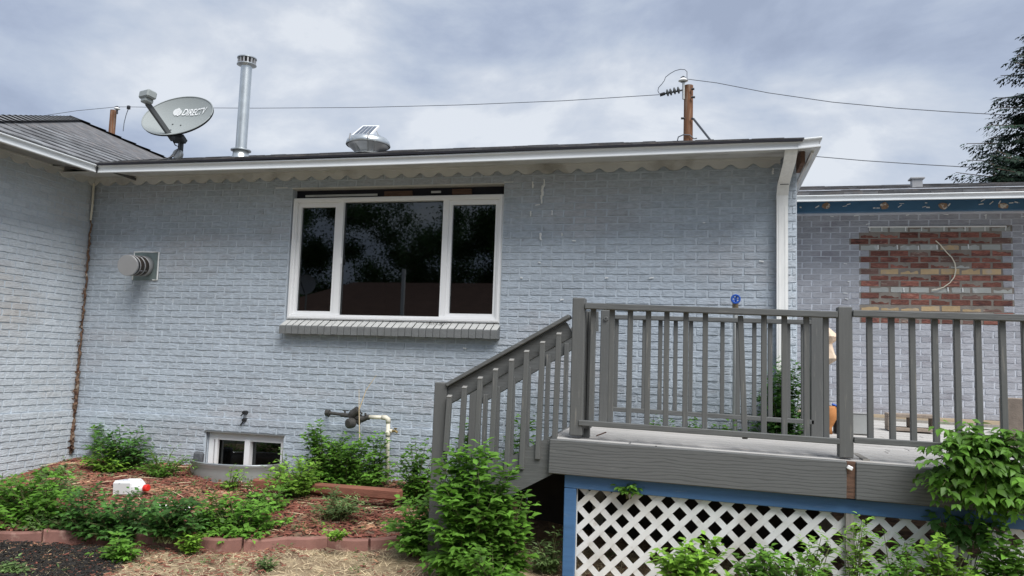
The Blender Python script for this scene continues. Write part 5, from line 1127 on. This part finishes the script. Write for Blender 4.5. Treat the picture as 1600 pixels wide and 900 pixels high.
# tiny twig on the deck edge
b = mb('rawwood'); b.tube([atY(932, 681, 5.55), atY(947, 675.5, 5.62)], .005, 5); o = b.build('twig'); tag(o, 'small brown twig lying on the deck edge beside the first post', 'twig')
# ------------------------------------------------------------------ trees, poles, wires
def utility_pole(px, pytop, w, Y, label, parts):
    t = atY(px, pytop, Y); r = w; root = empty('utility_pole', (t[0], Y, 0), label, 'utility pole'); b = mb('pole'); b.tube([(t[0], Y, 0), (t[0], Y, t[2]*.5), (t[0], Y, t[2])], [r*1.2, r*1.08, r], 14); b.build('pole', root)
    parts(root, Y); return root
def pr1(root, Y):
    A = lambda x, y: Vector(atY(x, y, Y-.2))
    b = mb('blackm'); b.tube([A(1031, 148.5), A(1039, 146)], .06, 8); b.build('clamp', root)
    b = mb('dishdark')
    for x, y in ((1043, 145), (1048, 143.8), (1054, 142), (1060, 141)): b.lathe([(.03, -.05), (.12, -.02), (.12, .02), (.03, .05)], A(x, y), 12, axis=(1, 0, .2))
    b.tube([A(1038, 146.5), A(1068, 140.5)], .03, 6); b.build('insulator', root)
    b = mb('dullsteel'); b.tube([A(1068, 155), A(1068, 125)], .045, 8); b.build('bracket', root)
    b = mb('vinyl'); b.lathe([(.09, -.06), (.17, -.02), (.10, .06), (.05, .10)], A(1067.5, 125.5), 14); b.build('bell_insulator', root)
    b = mb('blackm'); b.lathe([(.02, -.05), (.10, 0), (.02, .06)], A(1067.5, 121.5), 10)
    for x0, y0, x1, y1 in ((1080, 139.5, 1085, 139), (1080, 152, 1086, 152), (1064, 185, 1070, 185), (1080, 186, 1083, 185)): b.tube([A(x0, y0), A(x1, y1)], .04, 5)
    b.build('bolt', root)
    b = mb('wire'); b.tube([A(x, y) for x, y in ((1030, 146), (1028, 142), (1029, 137), (1034, 131.5), (1038, 126), (1040, 120.5), (1047, 115), (1055, 110.5), (1063, 108.3), (1070, 108.8), (1073.5, 112), (1073.5, 123))], .013, 5, caps=False); b.build('jumper_wire', root)
    b = mb('wire'); b.tube([A(x, y) for x, y in ((1058, 222), (1060, 214), (1068, 210.5), (1078, 211), (1084, 217), (1089, 216))], .022, 5, caps=False); b.tube([A(x, y) for x, y in ((1083, 185), (1110, 219), (1125, 238))], .04, 5, caps=False); b.build('stay_wire', root)
utility_pole(1076, 134, .155, 27., 'brown utility pole with insulators rising behind the roof at the right', pr1)
def pr2(root, Y):
    A = lambda x, y: Vector(atY(x, y, Y-.2)); b = mb('vinyl'); b.lathe([(.08, -.06), (.14, -.02), (.08, .05)], A(183, 169.5), 12); b.build('bell_insulator', root); b = mb('blackm'); b.lathe([(.04, -.04), (.11, 0), (.03, .05)], A(183, 167.5), 10); b.tube([A(183, 178), A(183, 168)], .04, 6); b.box(A(201, 168), (.12, .1, .16)); b.build('bracket', root)
    b = mb('wire'); b.tube([A(201, 169), A(197, 180), A(194, 192), A(192.5, 205)], .018, 5, caps=False); b.build('hanging_wire', root)
utility_pole(177.5, 172.5, .14, 30., 'weathered utility pole top rising behind the left roof', pr2)
def wire(name, pts, r, label):
    b = mb('wire'); P = [atY(x, y, Y) for x, y, Y in pts]; b.tube(P, r*.62, 5, caps=False); o = b.build(name); tag(o, label, 'power line')
def sag(p, q, n, s): return [(p[0]+(q[0]-p[0])*t, p[1]+(q[1]-p[1])*t+s*4*t*(1-t), p[2]+(q[2]-p[2])*t) for t in [i/n for i in range(n+1)]]
wire('power_line', [(-60, 193, 29.8), (60, 182, 29.8), (120, 173, 29.8), (183, 167, 29.8)], .020, 'power line running left from the left utility pole')
wire('power_line', [(183, 167, 29.8), (201, 167, 29.7), (300, 168.5, 29.2), (400, 169, 28.8), (560, 168, 28.3), (720, 164, 28), (880, 157.5, 27.4), (1030, 148, 26.8)], .020, 'long power line spanning between the two utility poles')
wire('power_line', [(1073, 123.5, 26.8), (1120, 129.5, 26.5), (1200, 145, 26), (1300, 159.5, 25.6), (1400, 169, 25.2), (1480, 174.5, 25), (1560, 179, 24.8), (1700, 184, 24.5)], .020, 'power line running right from the right pole into the spruce')
wire('power_line', [(1180, 235, 24), (1275, 244.5, 24), (1350, 251, 24), (1440, 257, 24), (1520, 261.5, 24), (1640, 266, 24)], .020, 'lower power line from behind the eave to the spruce')
def spruce(cx, cy, ztop, slope, label, seed, zlow=1.5, n=1.0):
    r = np.random.RandomState(seed); root = empty('spruce_tree', (cx, cy, 0), label, 'tree'); b = mb('bark'); b.tube([(cx, cy, 0), (cx, cy, ztop*.6), (cx, cy, ztop)], [.28, .13, .02], 10); b.build('trunk', root); pos = []; dr = []; nm = []; sz = []; tn = []; lb = mb('bark')
    z = zlow
    while z < ztop-.1:
        R0 = (ztop-z)*slope; nb_ = int(12*n)
        for k in range(nb_):
            a = r.rand()*6.283; Lb = R0*r.uniform(.65, 1.12); d = np.array([math.cos(a), math.sin(a), -.10+r.uniform(-.15, .1)]); p0 = np.array([cx, cy, z+r.uniform(-.15, .15)]); lb.tube([p0, p0+d*Lb*.5+np.array([0, 0, -.03*Lb]), p0+d*Lb+np.array([0, 0, .07*Lb])], [.035, .02, .008], 4, caps=False)
            m_ = max(4, int(Lb/.075)); tb = r.uniform(.6, 1.35)
            for i in range(m_):
                t = (i+1)/m_
                if t < .18: continue
                p = p0+d*Lb*t+np.array([0, 0, -.12*Lb*t*(1-t)+.07*Lb*t*t]); wd = .42*Lb*(1-t)**.7*min(1, t*2.2)+.08
                for s_ in (-1, 1):
                    lat = np.array([-d[1], d[0], 0])*s_; nq = max(1, int(wd/.10))
                    for q in range(nq):
                        o = p+lat*wd*(q+r.rand())/nq+d*.05*r.rand()+np.array([0, 0, -.10*(q/nq)-.06*r.rand()]); dd = norm(lat*.7+d*.7+np.array([0, 0, -.55*r.rand()-.05])); pos.append(o); dr.append(dd); nm.append(norm(np.array([r.uniform(-.4, .4), r.uniform(-.4, .4), 1]))); sz.append(r.uniform(.13, .24)); tn.append(tb*r.uniform(.7, 1.3))
        z += .42
    pos, dr, nm, sz, tn = map(np.array, (pos, dr, nm, sz, tn)); ax = norm(np.cross(dr, nm)); az = np.cross(ax, dr)
    T = [(0, 0, 0), (-.16, .3, .03), (.16, .3, .03), (-.30, .62, -.05), (.28, .6, -.05), (0, .45, .05), (0, 1, -.06), (-.12, .75, 0), (.12, .75, 0)]
    me = instmesh('needles', T, [(0, 5, 1), (0, 2, 5), (1, 5, 3), (2, 4, 5), (5, 8, 6, 7)], pos, ax, dr, az, sz, tn, MT['needle'], (cx, cy, 0)); o = bpy.data.objects.new('crown', me); COL.objects.link(o); o.parent = root; tag(o, kind='stuff'); lb.build('limb', root, kind='stuff')
q = atY(1655, 170, 21); tp = atY(1650, -40, 21)
spruce(q[0], 21., tp[2]+.1, .43, 'tall dark green spruce at the right edge beyond the rear wing', 5, n=1.6)
q = atY(1500, 270, 34); spruce(q[0]+1.2, 34., atY(1540, 268, 34)[2]+.5, .6, 'far dark conifer whose top shows over the rear wing roof', 6, zlow=4, n=.8)
q = atY(1560, 270, 30); spruce(q[0]+1.0, 30., atY(1560, 262, 30)[2]+.8, .7, 'second far conifer top behind the right end of the wing roof', 9, zlow=4, n=.8)
# ------------------------------------------------------------------ what the windows reflect: the place behind the photographer
def neighbour():
    root = empty('neighbour_house', (-9, -13, 0), 'low neighbour house with a brown shingle roof reflected in the wide window', 'house')
    b = mb('nwall'); b.box((-7.8, -14.2, 1.33), (17.4, 7.0, 2.66)); b.build('wall', root)
    b = mb('nroof'); x0, x1, y0, y1, zb, zt = -17.1, 1.5, -18.3, -10.2, 2.7, 4.55; m_ = 3.4
    b.mesh([(x0, y0, zb), (x1, y0, zb), (x1, y1, zb), (x0, y1, zb), (x0+m_, (y0+y1)/2, zt), (x1-m_, (y0+y1)/2, zt)], [(3, 2, 5, 4), (1, 0, 4, 5), (2, 1, 5), (0, 3, 4), (0, 1, 2, 3)]); b.build('roof', root)
neighbour()
root = empty('vent_mast', (-9.7, -9.6, 0), 'white mast with a dark cable reflected in the middle window pane', 'mast'); b = mb('vinyl'); b.tube([(-9.7, -9.6, 0), (-9.7, -9.6, 4.5)], .065, 10); b.build('pole', root)
def bigtree(cx, cy, h, rad, n, label, seed):
    r = np.random.RandomState(seed); root = empty('deciduous_tree', (cx, cy, 0), label, 'tree'); b = mb('bark'); b.tube([(cx, cy, 0), (cx+.2, cy, h*.35), (cx, cy+.2, h*.7)], [.35, .25, .1], 10); b.build('trunk', root)
    nc = 70; C_ = r.normal(size=(nc, 3))*np.array([rad*.42, rad*.42, h*.20])+np.array([cx, cy, h*.58]); k = r.randint(0, nc, n); pos = C_[k]+r.normal(size=(n, 3))*np.array([.42, .42, .30]); dr = norm(r.normal(size=(n, 3))+np.array([0, 0, -.3])); nm = norm(r.normal(size=(n, 3))+np.array([0, 0, 1.])); ax = norm(np.cross(dr, nm)); az = np.cross(ax, dr)
    me = instmesh('tree_leaves', LT, LFc, pos, ax, dr, az, .07+.08*r.rand(n), .6+1.2*r.rand(n), MT['tree'], (cx, cy, 0)); o = bpy.data.objects.new('crown', me); COL.objects.link(o); o.parent = root; tag(o, kind='stuff')
root = empty('satellite_dish', (-13.2, -9.6, 0), 'pale satellite dish on a pole reflected in the left window pane', 'satellite dish')
b = mb('dullsteel'); b.tube([(-13.2, -9.6, 0), (-13.2, -9.6, 3.7)], .03, 8); b.build('mast', root); b = mb('ventsteel'); b.lathe([(0, -.06), (.15, -.045), (.28, -.01), (.36, .03)], (-13.2, -9.5, 3.95), 24, axis=(.25, 1, .25)); b.build('reflector', root, smooth=True); b = mb('dishdark'); b.beam((-13.2, -9.5, 3.65), (-13.1, -9.0, 4.0), .03, .03); b.build('arm', root)
for i, (x, y, h, rd, n, lab) in enumerate(((-20.5, -20, 12, 4.6, 80000, 'left one of the big leafy trees reflected in the wide window'), (-14.6, -23, 10.5, 3.9, 42000, 'thin middle tree reflected in the wide window with sky between its leaves'), (-8.2, -20, 12, 4.4, 80000, 'right one of the leafy trees reflected in the wide window'), (-27, -22, 12, 4.5, 18000, 'leafy tree far to the left of the reflected house'), (0.0, -21, 11, 4.2, 18000, 'leafy tree to the right of the reflected house'))):
    bigtree(x, y, h, rd, n, lab, 50+i)
